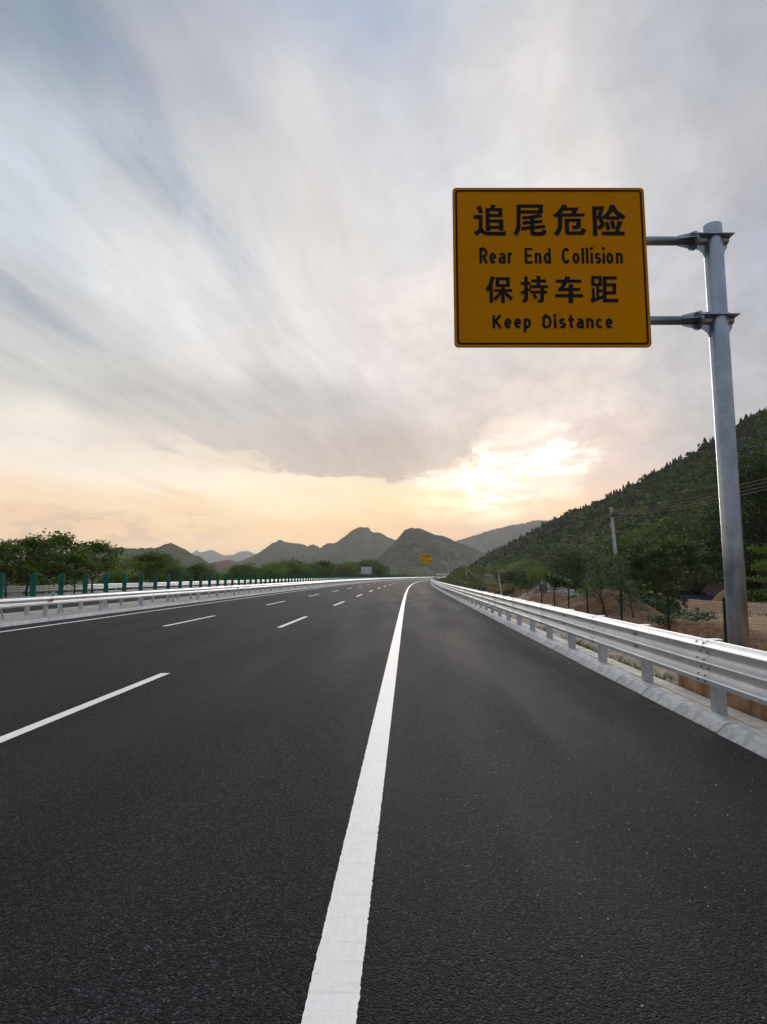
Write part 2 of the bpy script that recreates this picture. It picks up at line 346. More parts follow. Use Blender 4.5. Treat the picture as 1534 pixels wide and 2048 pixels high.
def mk_ground():
    m, g = new_mat('ground_soil')
    P = g.add('ShaderNodeNewGeometry').outputs['Position']
    x, y, z = g.sep(P)
    big = g.noise(P, 0.12, 5, 0.6); mid = g.noise(P, 0.7, 6, 0.65); fine = g.noise(P, 6.0, 6, 0.7)
    soil = g.mix(g.mapr(mid, 0.35, 0.65), c4((0.16, 0.086, 0.042)), c4((0.30, 0.180, 0.098)))
    soil = g.vmath('SCALE', soil, g.mapr(fine, 0.3, 0.7, 0.55, 1.35))
    # beaten vehicle track, paler soil
    ty = g.math('ADD', y, g.math('MULTIPLY', g.math('SUBTRACT', big, 0.5), 30.0))
    track = g.math('MULTIPLY', g.math('MULTIPLY', g.mapr(ty, 20, 30), g.mapr(ty, 60, 46)), g.mapr(x, 12.5, 16.5))
    rut = g.noise(g.vmath('MULTIPLY', P, (0.12, 1.6, 1)), 1.0, 4, 0.6)
    pale = g.mix(g.mapr(rut, 0.35, 0.65), c4((0.32, 0.21, 0.125)), c4((0.52, 0.36, 0.23)))
    soil = g.mix(g.math('MULTIPLY', track, 0.85), soil, pale)
    grass = g.mix(g.mapr(mid, 0.3, 0.7), c4((0.035, 0.055, 0.018)), c4((0.085, 0.095, 0.035)))
    veg = g.mapr(g.math('ADD', big, g.math('MULTIPLY', mid, 0.25)), 0.66, 0.80)
    veg = g.math('MULTIPLY', veg, g.math('SUBTRACT', 1.0, g.math('MULTIPLY', track, 0.9)))
    veg = g.math('MAXIMUM', veg, g.mapr(y, 150, 230))
    veg = g.math('MAXIMUM', veg, g.mapr(x, -24, -34))
    col = g.mix(veg, soil, grass)
    red = g.math('MULTIPLY', g.math('MULTIPLY', g.mapr(y, 110, 130), g.mapr(y, 175, 150)), g.mapr(g.noise(P, 0.10, 3, 0.5), 0.45, 0.55))
    col = g.mix(g.math('MULTIPLY', red, 0.7), col, c4((0.20, 0.085, 0.05)))
    nrm = bump(g, g.math('ADD', mid, g.math('MULTIPLY', fine, 0.35)), 0.7, 0.12)
    finish(g, pbsdf(g, col, 0.95, 0.0, 0.1, nrm))
mk_ground()

def mk_mountain(name, g1, g2, rock, s, rock_amt, band=0.0):
    m, g = new_mat(name)
    P = g.add('ShaderNodeNewGeometry').outputs['Position']
    Q = g.vmath('SCALE', P, s)
    big = g.noise(Q, 1.0, 6, 0.6); mid = g.noise(Q, 7.0, 7, 0.68); fine = g.noise(Q, 45.0, 5, 0.7)
    col = g.mix(g.mapr(mid, 0.36, 0.66), c4(g1), c4(g2))
    col = g.vmath('SCALE', col, g.mapr(fine, 0.3, 0.7, 0.55, 1.4))
    col = g.vmath('SCALE', col, g.mapr(big, 0.3, 0.7, 0.6, 1.35))
    strata = g.noise(g.vmath('MULTIPLY', Q, (0.6, 0.6, 14.0)), 1.0, 5, 0.6)
    rk = g.math('ADD', g.math('MULTIPLY', g.noise(Q, 24.0, 6, 0.72), 0.6), g.math('MULTIPLY', strata, 0.4))
    rkm = g.mapr(rk, 0.60 - rock_amt, 0.68 - rock_amt)
    col = g.mix(g.math('MULTIPLY', rkm, 0.75), col, c4(rock))
    nrm = bump(g, g.math('ADD', mid, g.math('MULTIPLY', fine, 0.5)), 1.0, 0.9 / s * 0.03)
    finish(g, pbsdf(g, col, 0.95, 0.0, 0.05, nrm))
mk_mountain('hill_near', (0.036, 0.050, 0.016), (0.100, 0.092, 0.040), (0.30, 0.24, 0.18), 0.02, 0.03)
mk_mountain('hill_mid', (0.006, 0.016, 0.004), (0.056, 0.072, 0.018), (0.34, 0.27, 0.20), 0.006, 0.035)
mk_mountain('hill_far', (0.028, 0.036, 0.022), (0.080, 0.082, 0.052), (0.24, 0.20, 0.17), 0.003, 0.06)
mk_mountain('hill_red', (0.13, 0.055, 0.035), (0.17, 0.08, 0.055), (0.20, 0.12, 0.09), 0.008, 0.0)

# ------------------------------------------------------------------ mesh helpers
class MB:
    def __init__(self): self.v = []; self.f = []
    def face(self, pts):
        i = len(self.v); self.v.extend(tuple(map(float, p)) for p in pts); self.f.append(tuple(range(i, i + len(pts)))); return self
    def grid(self, rows, close_u=False):
        i = len(self.v); n = len(rows[0])
        for r in rows: self.v.extend(tuple(map(float, p)) for p in r)
        for a in range(len(rows) - 1):
            for b in range(n - 1 + (1 if close_u else 0)):
                c = (b + 1) % n
                self.f.append((i + a * n + b, i + a * n + c, i + (a + 1) * n + c, i + (a + 1) * n + b))
        return self
    def box(self, c, s, rz=0.0, M=None):
        x, y, z = s[0] / 2, s[1] / 2, s[2] / 2; i = len(self.v); ca, sa = math.cos(rz), math.sin(rz)
        for p in ((-x,-y,-z),(x,-y,-z),(x,y,-z),(-x,y,-z),(-x,-y,z),(x,-y,z),(x,y,z),(-x,y,z)):
            if M is not None: q = M @ Vector(p)
            else: q = (p[0]*ca - p[1]*sa, p[0]*sa + p[1]*ca, p[2])
            self.v.append((c[0]+q[0], c[1]+q[1], c[2]+q[2]))
        for f in ((0,3,2,1),(4,5,6,7),(0,1,5,4),(1,2,6,5),(2,3,7,6),(3,0,4,7)): self.f.append(tuple(i+k for k in f))
        return self
    def tube(self, pts, rs, n=8, caps=True):
        pts = [Vector(p) for p in pts]; rows = []
        if not hasattr(rs, '__len__'): rs = [rs] * len(pts)
        ref = None
        for k, p in enumerate(pts):
            t = (pts[min(k+1, len(pts)-1)] - pts[max(k-1, 0)]).normalized()
            if ref is None: ref = Vector((1,0,0)) if abs(t.x) < 0.9 else Vector((0,1,0))
            a = (ref - t * ref.dot(t)).normalized(); b = t.cross(a); ref = a
            rows.append([p + (a*math.cos(2*math.pi*j/n) + b*math.sin(2*math.pi*j/n)) * rs[k] for j in range(n)])
        i = len(self.v); self.grid(rows, True)
        if caps:
            self.f.append(tuple(i + j for j in range(n))[::-1])
            self.f.append(tuple(i + (len(rows)-1)*n + j for j in range(n)))
        return self
    def prism(self, poly, h, T):
        """polygon (2-D) extruded by h along local z, T maps local to world"""
        n = len(poly); i = len(self.v)
        for zz in (0.0, h):
            for p in poly: self.v.append(tuple(T @ Vector((p[0], p[1], zz))))
        self.f.append(tuple(i + j for j in range(n))[::-1]); self.f.append(tuple(i + n + j for j in range(n)))
        for j in range(n):
            k = (j+1) % n; self.f.append((i+j, i+k, i+n+k, i+n+j))
        return self
    def mesh(self, name, smooth=False, tri=False):
        me = bpy.data.meshes.new(name); me.from_pydata(self.v, [], self.f); me.update()
        if tri:
            bm = bmesh.new(); bm.from_mesh(me); bmesh.ops.triangulate(bm, faces=bm.faces[:]); bm.to_mesh(me); bm.free()
        if smooth: me.shade_smooth()
        return me

def obj(name, mesh, mat=None, parent=None, loc=(0,0,0), rot=(0,0,0), scale=None, smooth=False):
    if isinstance(mesh, MB): mesh = mesh.mesh(name, smooth)
    o = bpy.data.objects.new(name, mesh); COL.objects.link(o)
    if mat is not None and len(mesh.materials) == 0: mesh.materials.append(MATS[mat])
    o.location = loc; o.rotation_euler = rot
    if scale is not None: o.scale = scale if hasattr(scale, '__len__') else (scale,)*3
    if parent is not None: o.parent = parent
    return o
def tag(o, label=None, cat=None, group=None, kind=None):
    if label: o['label'] = label
    if cat: o['category'] = cat
    if group: o['group'] = group
    if kind: o['kind'] = kind
    return o
def empty(name, loc=(0,0,0), rz=0.0, label=None, cat=None, group=None):
    o = bpy.data.objects.new(name, None); COL.objects.link(o); o.location = loc; o.rotation_euler = (0,0,rz)
    o.empty_display_size = 0.2
    return tag(o, label, cat, group)
def fast_quads(name, V, mat):
    """V: (n,4,3) array of quads -> mesh"""
    n = V.shape[0]; me = bpy.data.meshes.new(name)
    me.vertices.add(n*4); me.vertices.foreach_set('co', V.reshape(-1).astype(np.float32))
    me.loops.add(n*4); me.loops.foreach_set('vertex_index', np.arange(n*4, dtype=np.int32))
    me.polygons.add(n); me.polygons.foreach_set('loop_start', np.arange(0, n*4, 4, dtype=np.int32))
    me.polygons.foreach_set('loop_total', np.full(n, 4, dtype=np.int32))
    me.update(calc_edges=True); me.materials.append(MATS[mat]); return me

# ------------------------------------------------------------------ road line
def xc(y):
    if y <= 0: return 0.0
    if y < 300: return y**3 / 1.2e6
    return 22.5 + 0.225*(y-300) + (y-300)**2/1334
def xcv(y):
    y = np.asarray(y, float); yy = np.clip(y, 0, 700)
    r = np.where(yy < 300, yy**3/1.2e6, 22.5 + 0.225*(yy-300) + (yy-300)**2/1334)
    return r + np.clip(y-700, 0, None)*0.3
def head(y):
    return -math.atan((xc(y+0.5)-xc(y-0.5)))
def RP(y, X, z=0.0): return (xc(y)+X, y, z)
def along(y0, y1, step):
    n = max(1, int(round((y1-y0)/step))); return [y0 + (y1-y0)*k/n for k in range(n+1)]
def sstep(v, a, b):
    t = np.clip((v-a)/(b-a), 0, 1); return t*t*(3-2*t)

# value noise for terrain
_tab = RNG.random((256, 256))
def vnoise(x, y):
    x = np.asarray(x, float); y = np.asarray(y, float)
    xi = np.floor(x).astype(int); yi = np.floor(y).astype(int); fx = x-xi; fy = y-yi
    fx = fx*fx*(3-2*fx); fy = fy*fy*(3-2*fy)
    a = _tab[xi & 255, yi & 255]; b = _tab[(xi+1) & 255, yi & 255]; c = _tab[xi & 255, (yi+1) & 255]; d = _tab[(xi+1) & 255, (yi+1) & 255]
    return (a*(1-fx)+b*fx)*(1-fy) + (c*(1-fx)+d*fx)*fy
def fbm(x, y, o=5):
    s = 0.0; a = 0.5
    for k in range(o): s = s + a*vnoise(x*2**k + 17*k, y*2**k + 31*k); a *= 0.5
    return s - 0.5

MOUNDS = [(10.2, 31.5, 2.4, 3.2, 1.75), (8.9, 36.5, 2.0, 2.6, 1.3), (11.0, 22.5, 1.9, 1.6, 1.0), (9.2, 25.5, 1.5, 2.0, 0.55),
          (20, 42, 3.5, 2.0, 0.7), (27, 120, 7, 4, 2.2), (14.5, 60, 3.0, 5, 1.6), (13, 100, 3, 6, 1.0)]
def ground_z(x, y):
    x = np.asarray(x, float); y = np.asarray(y, float)
    X = x - xcv(y)
    z = np.full(X.shape, -0.30)
    # right of the road: ditch, then the field, sinking away with distance
    fall = -0.70 - 2.1*sstep(y, 45, 120)
    right = np.interp(X, [3.80, 3.95, 4.55, 5.25, 6.2, 7.2], [-0.30, -0.06, -0.62, -0.62, -0.55, -0.70])
    right = np.where(X > 6.2, -0.55 + (fall+0.55)*sstep(X, 6.2, 9.5), right)
    right = right + (0.35*fbm(x*0.18, y*0.18, 4) + 0.26*fbm(x*1.3, y*1.3, 3))*sstep(X, 6.5, 10)
    right = right + 0.012*np.clip(X-25, 0, 60)*sstep(y, 20, 60)
    for mx, my, rx, ry, h in MOUNDS:
        q = ((x-mx)/rx)**2 + ((y-my)/ry)**2
        right = right + h*np.exp(-q*1.1)*(1+1.1*fbm(x*1.1, y*1.1, 3))
    # cut bank on the inside of the bend
    bank = 5.4*sstep(y, 165, 262)*sstep(X, 4.6, 10.0)*(1-0.8*sstep(X, 11.5, 20)*(1-sstep(y, 262, 310)))
    right = np.where(y > 150, right*(1-sstep(y, 150, 185)) + sstep(y, 150, 185)*(-0.2 - 2.4*sstep(X, 12, 24)*(1-sstep(y, 200, 250))) + bank, right)
    z = np.where(X > 3.8, right, z)
    left = np.interp(X, [-60, -46, -36, -31.6, -31.2], [-2.2, -2.2, -1.6, -0.35, -0.45])
    left = left + 0.5*fbm(x*0.15, y*0.15, 4)*sstep(-X, 33, 40)
    lb = 4.0*sstep(y, 215, 300)*sstep(-X, 36, 48)*(1+0.6*fbm(x*0.05, y*0.05, 3))
    z = np.where(X < -31.2, left + lb, z)
    far = sstep(np.hypot(x, y), 450, 900)
    return z*(1-far) + (-3.0)*far

def build_ground():
    xs = np.unique(np.round(np.concatenate([[-7500, -5000, -2500, -1400, -800, -500, -320, -220, -160, -120, -95, -75, -62], np.arange(-55, -31.4, 2.2), [-31.25, -31.0, -16, 0, 3.3, 3.82],
        np.arange(4.0, 7, 0.28), np.arange(7, 16, 0.45), np.arange(16, 60, 1.2), np.arange(62, 130, 5), [140, 160, 190, 240, 320, 450, 700, 1200, 2500, 5000, 7500]]), 3))
    ys = np.unique(np.round(np.concatenate([[-7500, -5000, -2500, -1000, -400, -150, -60, -30, -15, -6], np.arange(0, 45, 0.5), np.arange(45, 130, 1.3), np.arange(130, 330, 3.0), np.arange(330, 700, 18), [760, 860, 1000, 1300, 1800, 2600, 4000, 5500, 7500]]), 3))
    X, Y = np.meshgrid(xs, ys)
    sh = xcv(Y)*np.clip(1-np.abs(X)/900, 0, 1)
    XX = X + sh
    Z = ground_z(XX, Y)
    rows = [[(XX[j, i], Y[j, i], Z[j, i]) for i in range(len(xs))] for j in range(len(ys))]
    o = obj('ground', MB().grid(rows), 'ground_soil', smooth=True)
    tag(o, 'bare brown field and verge around the road', kind='structure')
build_ground()

def road_sheet(name, X0, X1, z0, z1, mat, y0=-14, y1=520):
    ys = along(y0, y1, 4.0); nX = 6
    rows = [[RP(y, X0+(X1-X0)*k/nX, z0+(z1-z0)*k/nX) for k in range(nX+1)] for y in ys]
    o = obj(name, MB().grid(rows), mat); tag(o, kind='structure'); return o
road = road_sheet('road', -13.06, 3.30, 0, 0, 'asphalt')
road['label'] = 'dark grey asphalt carriageway with white lane lines'
opp = road_sheet('opposite_road', -31.1, -16.55, -0.14, 0.0, 'asphalt_opposite')
opp['label'] = 'asphalt carriageway beyond the green anti-glare blades'
def opp_z(X): return (X+16.55)*0.14/14.55

def strip(name, X, w, y0, y1, parent, z=0.004, jag=0.0, step=4.0):
    mb = MB(); ys = along(y0, y1, step)
    def e(s, y):
        j = 0.0
        if jag: j = jag*(random.random()-0.5)*2 * (1.6 if random.random() < 0.12 else 0.7)
        return X + s*w/2 + j
    mb.grid([[RP(y, e(-1, y), z), RP(y, e(1, y), z)] for y in ys])
    return obj(name, mb, 'road_paint', parent)
edge_near = strip('edge_line', -0.30, 0.205, -6, 16, road, jag=0.0034, step=0.017)
strip('edge_line', -0.30, 0.20, 16.0, 520, road, step=2.0)
strip('edge_line', -11.95, 0.17, -6, 520, road, step=2.0)
for X, ph in ((-4.11, 18.8), (-7.97, 19.1)):
    for k in range(-1, 22):
        y0 = ph + 13.85*k
        if y0+5.3 < 0 or y0 > 300: continue
        strip('lane_dash', X, 0.155, y0 if k != -1 or X > -5 else y0, y0+5.05, road, jag=0.003 if y0 < 20 else 0, step=0.03 if y0 < 20 else 1.0)
for X in (-17.6, -29.0):
    strip('edge_line', X, 0.17, 4, 420, opp, z=opp_z(X)+0.004, step=3.0)
for X in (-21.3, -25.1):
    for k in range(0, 14):
        strip('lane_dash', X, 0.15, 9+13.85*k, 14.4+13.85*k, opp, z=opp_z(X)+0.004, step=1.3)

# ------------------------------------------------------------------ kerbs and paving
def sweep(prof, y0, y1, step, closed=False, X0=0.0):
    ys = along(y0, y1, step)
    mb = MB()
    rows = [[RP(y, X0+p[0], p[1]) for p in prof] for y in ys]
    mb.grid(rows, closed)
    return mb
def kerb(Xtoe, sgn, y_ind0, y_ind1, y_far, mat, gaps=()):
    # sgn +1: rises towards +X
    prof = [(0.0, -0.12), (0.0, 0.008), (0.045, 0.050), (0.085, 0.088), (0.115, 0.104), (0.15, 0.110), (0.225, 0.110), (0.225, -0.12)]
    bed = obj('kerb', sweep([(Xtoe+sgn*p[0]+sgn*0.02, p[1]-0.05) for p in ((0.012, 0.0), (0.09, 0.085), (0.20, 0.10), (0.215, 0.10))], -8, y_far, 2.0), 'mortar')
    tag(bed, 'low sloped concrete kerb along the %s' % ('guardrail on the right' if sgn > 0 else 'paved median'), kind='structure')
    meshes = []
    for v in range(5):
        rr = random.Random(v*13+int(sgn))
        L = 0.980; rows = []
        for q in (0, 0.012, 0.3, 0.6, L-0.012, L):
            rows.append([(sgn*(p[0] + (0.006 if q in (0, L) and 0 < i < 7 else 0) + (rr.random()-.5)*0.006*(0 < i < 7)), q-L/2,
                          p[1] - (0.006 if q in (0, L) and 1 < i < 7 else 0) + (rr.random()-.5)*0.0035*(1 < i < 6)) for i, p in enumerate(prof)])
        mb = MB().grid(rows)
        n = len(prof); mb.f.append(tuple(range(n))); mb.f.append(tuple(len(mb.v)-n+j for j in range(n))[::-1])
        me = mb.mesh('kerb_stone'); me.materials.append(MATS[mat]); meshes.append(me)
    k = 0; y = y_ind0 + 0.5
    while y < y_ind1:
        if not any(a < y < b for a, b in gaps):
            obj('kerb_stone', meshes[k % 5], None, bed, RP(y, Xtoe + random.uniform(-.004, .004), random.uniform(-.004, .004)), (0, 0, head(y)+random.uniform(-.004, .004)))
        k += random.choice((1, 2, 3)); y += 1.0
    far = obj('kerb_run', sweep([(Xtoe+sgn*p[0], p[1]) for p in prof], y_ind1, y_far, 2.0), mat, bed); far['kind'] = 'stuff'
    return bed, meshes
kr, kms = kerb(3.23, 1, -1.5, 62.5, 420, 'kerb_concrete', gaps=((15.0, 16.0),))
for yy, s in ((15.0, 1), (16.0, -1)):
    for j in range(2):
        obj('kerb_stone', kms[j], None, kr, (3.42+0.35, yy + s*0.0, -0.02-0.05*j), (0, 0, -math.pi/2 if s > 0 else math.pi/2), (1, 0.62, 1)) if j == 0 else None
kl, _ = kerb(-13.0, -1, 12.1, 80.1, 420, 'kerb_concrete')
ko, _ = kerb(-16.62, 1, 20.1, 20.1, 420, 'kerb_concrete'); ko['label'] = 'far concrete kerb of the median beside the opposite carriageway'
ko2, _ = kerb(-31.0, -1, 20.1, 20.1, 420, 'kerb_concrete'); ko2['label'] = 'concrete kerb under the outer guardrail of the opposite carriageway'
# strip behind the right kerb: mortar bed with pavers
bed = obj('verge_paving', sweep([(3.452, -0.1), (3.452, 0.088), (3.56, 0.086), (3.84, 0.070), (3.86, -0.25)], -8, 420, 2.0), 'mortar')
tag(bed, 'narrow strip of concrete pavers behind the right kerb', kind='structure')
pm = []
for v in range(4):
    mb = MB(); L, Wd = 0.485, 0.262; e = 0.008
    mb.grid([[(-Wd/2, -L/2, 0), (Wd/2, -L/2, 0), (Wd/2, L/2, 0), (-Wd/2, L/2, 0)], [(-Wd/2, -L/2, 0.026), (Wd/2, -L/2, 0.022), (Wd/2, L/2, 0.024), (-Wd/2, L/2, 0.027)],
             [(-Wd/2+e, -L/2+e, 0.032), (Wd/2-e, -L/2+e, 0.029), (Wd/2-e, L/2-e, 0.031), (-Wd/2+e, L/2-e, 0.033)]], True)
    mb.f.append((8, 9, 10, 11)); me = mb.mesh('paver'); me.materials.append(MATS['paving_concrete']); pm.append(me)
y = 2.6
while y < 34:
    obj('paver', pm[random.randrange(4)], None, bed, RP(y, 3.70+random.uniform(-.004, .004), 0.066+random.uniform(-.003, .003)), (random.uniform(-.006, .006), 0.02, head(y)+random.uniform(-.008, .008)))
    y += 0.5
for y in np.arange(2.35, 22, 0.5):
    if abs(((y-7.0+1.0) % 2.0)-1.0) < 0.36: continue
    me = pm[int(y*7) % 4]
    obj('paver', me, None, bed, RP(y, 3.508, 0.064+random.uniform(-.002, .002)), (0, 0, head(y)), (0.36, 0.98, 1))
# median
md = obj('median', sweep([(-13.225, -0.1), (-13.225, 0.10), (-14.9, 0.115), (-16.40, 0.10), (-16.40, -0.1)], -8, 420, 2.0), 'median_concrete')
tag(md, 'paved concrete median strip under the anti-glare blades', kind='structure')
mb = MB()
mb.grid([[RP(y, -13.95, 0.112), RP(y, -13.95, 0.135), RP(y, -14.06, 0.135), RP(y, -14.06, 0.112)] for y in along(14, 30, 2)])
# ditch lining
dl = obj('drainage_ditch', sweep([(3.93, -0.03), (3.99, -0.03), (4.56, -0.58), (5.22, -0.58), (5.75, -0.38), (5.9, -0.38), (5.9, -0.8)], 8.9, 120, 2.0), 'ditch_concrete')
tag(dl, 'stained concrete drainage ditch beyond the paver strip', kind='structure')

# ------------------------------------------------------------------ hills
def ridge(name, sil, d, depth, mat, label, amp=0.15, ncol=300, nrow=84, base=-3.0, seed=0, back=0.6):
    sil = sorted(sil); px = np.array([s[0] for s in sil], float); py = np.array([s[1] for s in sil], float)
    q = np.linspace(px[0], px[-1], ncol)
    yy = np.interp(q, px, py)
    wob = (fbm(q*0.09+seed*7, q*0+seed, 4))*2.2
    crest = np.array([at_d(a, b, d) for a, b in zip(q, yy+wob*np.clip((1140-yy)/40, 0.1, 1))])
    cz = np.maximum(crest[:, 2], base+0.2); rows = []
    ts = np.concatenate([np.linspace(-1, 0, nrow), np.linspace(0, 1, nrow//3)[1:]])
    for t in ts:
        yv = d + (depth*t if t < 0 else depth*back*t)
        prof = (1-abs(t))**1.35*0.72 + 0.28*(1-abs(t))**0.6*(1-abs(t)) if t < 0 else (1-t)**1.2
        x = crest[:, 0]*(1 + (yv/d-1)*0.35)
        h = (cz-base)
        n1 = fbm(x/(depth*0.20)+seed, yv/(depth*0.34)+x*0+seed*3, 5)
        n2 = np.abs(fbm(x/(depth*0.11)+seed*5, yv/(depth*0.55)+x*0, 4))
        w = min(1.0, abs(t)*3.2)*(1-abs(t))**0.35
        z = base + h*prof + h*w*(amp*2.4*n1 - amp*4.2*n2)
        z = np.minimum(z, base + h*(1-0.15*abs(t)))
        z = z + (fbm(x/9.0+seed, yv/9.0+x*0, 2)+0.25)*d*0.0042*(1-abs(t))**0.3*np.clip(h/40, 0, 1)
        yv2 = yv + depth*0.05*fbm(x/(depth*0.3)+seed*2, x*0+t*3, 3)*min(1, abs(t)*3)
        rows.append([(x[i], (yv2 if np.isscalar(yv2) else yv2[i]), z[i] if abs(t) < 0.999 else base-2) for i in range(ncol)])
    o = obj(name, MB().grid(rows), mat, smooth=True); tag(o, label, kind='structure'); return o
ridge('hill', [(700,1158),(730,1140),(745,1122),(765,1108),(785,1090),(800,1071),(810,1061),(825,1056),(840,1058),(858,1065),(872,1070),(895,1076),(920,1087),(945,1096),(975,1108),(1010,1125),(1060,1150)], 1500, 620, 'hill_mid', 'rounded dark green hill behind the small yellow sign', seed=1)
ridge('hill', [(440,1150),(480,1124),(500,1115),(520,1105),(545,1087),(560,1080),(572,1085),(590,1087),(608,1089),(615,1094),(625,1088),(640,1096),(655,1086),(668,1087),(680,1080),(690,1072),(702,1063),(714,1056),(725,1054),(736,1056),(745,1066),(757,1066),(770,1072),(785,1078),(800,1082),(830,1085),(880,1100),(940,1150)], 2300, 950, 'hill_mid', 'craggy grey green mountain with a knobbed peak over the treeline', seed=2, amp=0.16)
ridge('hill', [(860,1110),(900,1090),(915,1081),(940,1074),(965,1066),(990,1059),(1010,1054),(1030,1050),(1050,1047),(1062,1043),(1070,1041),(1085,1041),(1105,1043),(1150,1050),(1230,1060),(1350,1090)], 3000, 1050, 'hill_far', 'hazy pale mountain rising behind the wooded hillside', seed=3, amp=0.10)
ridge('hill', [(-260,1145),(-120,1125),(0,1118),(120,1108),(220,1098),(240,1096),(290,1097),(318,1096),(330,1090),(342,1087),(356,1092),(370,1099),(385,1108),(400,1115),(420,1128),(450,1136),(480,1140),(520,1150)], 1250, 520, 'hill_mid', 'low green hill with a bare knoll beyond the left-hand trees', seed=4, amp=0.08)
ridge('hill', [(400,1152),(415,1128),(430,1124),(445,1122),(460,1119),(475,1124),(500,1128),(540,1140),(600,1152)], 1750, 420, 'hill_red', 'reddish bare earth slope between the two hill groups', seed=5, amp=0.05)
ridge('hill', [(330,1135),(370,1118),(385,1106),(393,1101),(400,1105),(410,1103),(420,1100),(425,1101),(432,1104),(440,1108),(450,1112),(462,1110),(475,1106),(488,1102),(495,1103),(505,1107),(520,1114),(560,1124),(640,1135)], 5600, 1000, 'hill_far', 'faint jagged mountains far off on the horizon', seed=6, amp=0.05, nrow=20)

# right-hand wooded hillside: lofted from its foot up to its ridge
RIDGE_PX = [(930,1146,640),(975,1110,600),(1020,1088,545),(1080,1056,490),(1140,1026,445),(1200,1004,405),(1300,954,362),(1400,899,330),(1534,820,300),(1700,720,275),(1950,560,250)]
FOOT = [(930,330),(975,270),(1020,210),(1080,165),(1140,138),(1200,118),(1300,102),(1400,90),(1534,80),(1700,72),(1950,62)]
def hillside_grid(nc=150, nr=70, nb=14):
    q = np.linspace(930, 1950, nc)
    rp = np.array([[a, b, c] for a, b, c in RIDGE_PX], float); fp = np.array(FOOT, float)
    crest = []; foot = []
    for a in q:
        b = np.interp(a, rp[:, 0], rp[:, 1]); c = np.interp(a, rp[:, 0], rp[:, 2])
        crest.append(at_d(a, b, c)); dd = np.interp(a, fp[:, 0], fp[:, 1]); p = at_d(a, 1151, dd); p[2] = float(ground_z(p[0], p[1])) - 0.6; foot.append(p)
    return np.array(foot), np.array(crest), q
HF, HC, HQ = hillside_grid()
NC = len(HQ)                      # columns in front; the hillside then goes on round to the right and sinks away
ex_f, ex_c = [], []
az0 = math.atan2(HC[-1][0], HC[-1][1]); rc = math.hypot(HC[-1][0], HC[-1][1]); azf = math.atan2(HF[-1][0], HF[-1][1]); rf = math.hypot(HF[-1][0], HF[-1][1])
for j in range(1, 61):
    q = j/60; aa = az0 + q*rad(75); af = azf + q*rad(75)
    r1 = rc*(1+0.5*q); ex_c.append([r1*math.sin(aa), r1*math.cos(aa), HC[-1][2]*(1-q)**1.3*(1+0.25*math.sin(q*9)) - 4*q])
    r2 = rf*(1+0.9*q); ex_f.append([r2*math.sin(af), r2*math.cos(af), HF[-1][2]-1.5*q])
HF = np.concatenate([HF, np.array(ex_f)]); HC = np.concatenate([HC, np.array(ex_c)]); HQ = np.arange(len(HF))
def hill_point(i, t):
    """i column (float), t 0 foot .. 1 ridge"""
    i0 = int(max(0, min(len(HQ)-2, math.floor(i)))); f = min(1.0, max(0.0, i-i0))
    a = HF[i0]*(1-f)+HF[i0+1]*f; b = HC[i0]*(1-f)+HC[i0+1]*f
    p = a + (b-a)*t
    zz = a[2] + (b[2]-a[2])*(0.62*t + 0.38*t**1.8)
    n = float(fbm(p[0]*0.022, p[1]*0.022, 4))*min(1, 5*t*(1-t))
    return np.array([p[0], p[1], zz + n*9.0*min(1, t*3)])
rows = []
for t in np.linspace(0, 1, 60): rows.append([hill_point(i, t) for i in range(len(HQ))])
for t in np.linspace(0, 1, 12)[1:]:
    rows.append([HC[i] + np.array([HC[i][0]*0.25*t, 150*t, -(HC[i][2]+5)*t**1.5]) for i in range(len(HQ))])
hs = obj('hillside', MB().grid(rows), 'hill_near', smooth=True)
tag(hs, 'steep scrub covered hillside rising on the right', kind='structure')

# ------------------------------------------------------------------ vegetation builders
def rot_quads(C, size, rng, aspect=0.55, up=0.4, sizevar=0.5, droop=None):
    """leaf sprays: diamond quads at centres C"""
    n = len(C)
    nrm = rng.normal(size=(n, 3)); nrm[:, 2] = np.abs(nrm[:, 2]) + up*2; nrm /= np.linalg.norm(nrm, axis=1, keepdims=True)
    d = rng.normal(size=(n, 3)); 
    if droop is not None: d[:, 2] += droop
    d -= nrm*np.sum(d*nrm, axis=1, keepdims=True); d /= np.linalg.norm(d, axis=1, keepdims=True)+1e-9
    b = np.cross(nrm, d)
    s = size*(1 + sizevar*(rng.random(n)*2-1)); L = (d*s[:, None])*0.5; B = (b*s[:, None])*0.5*aspect
    return np.stack([C-L, C+B*1.0-L*0.1, C+L, C-B*1.0-L*0.1], axis=1)

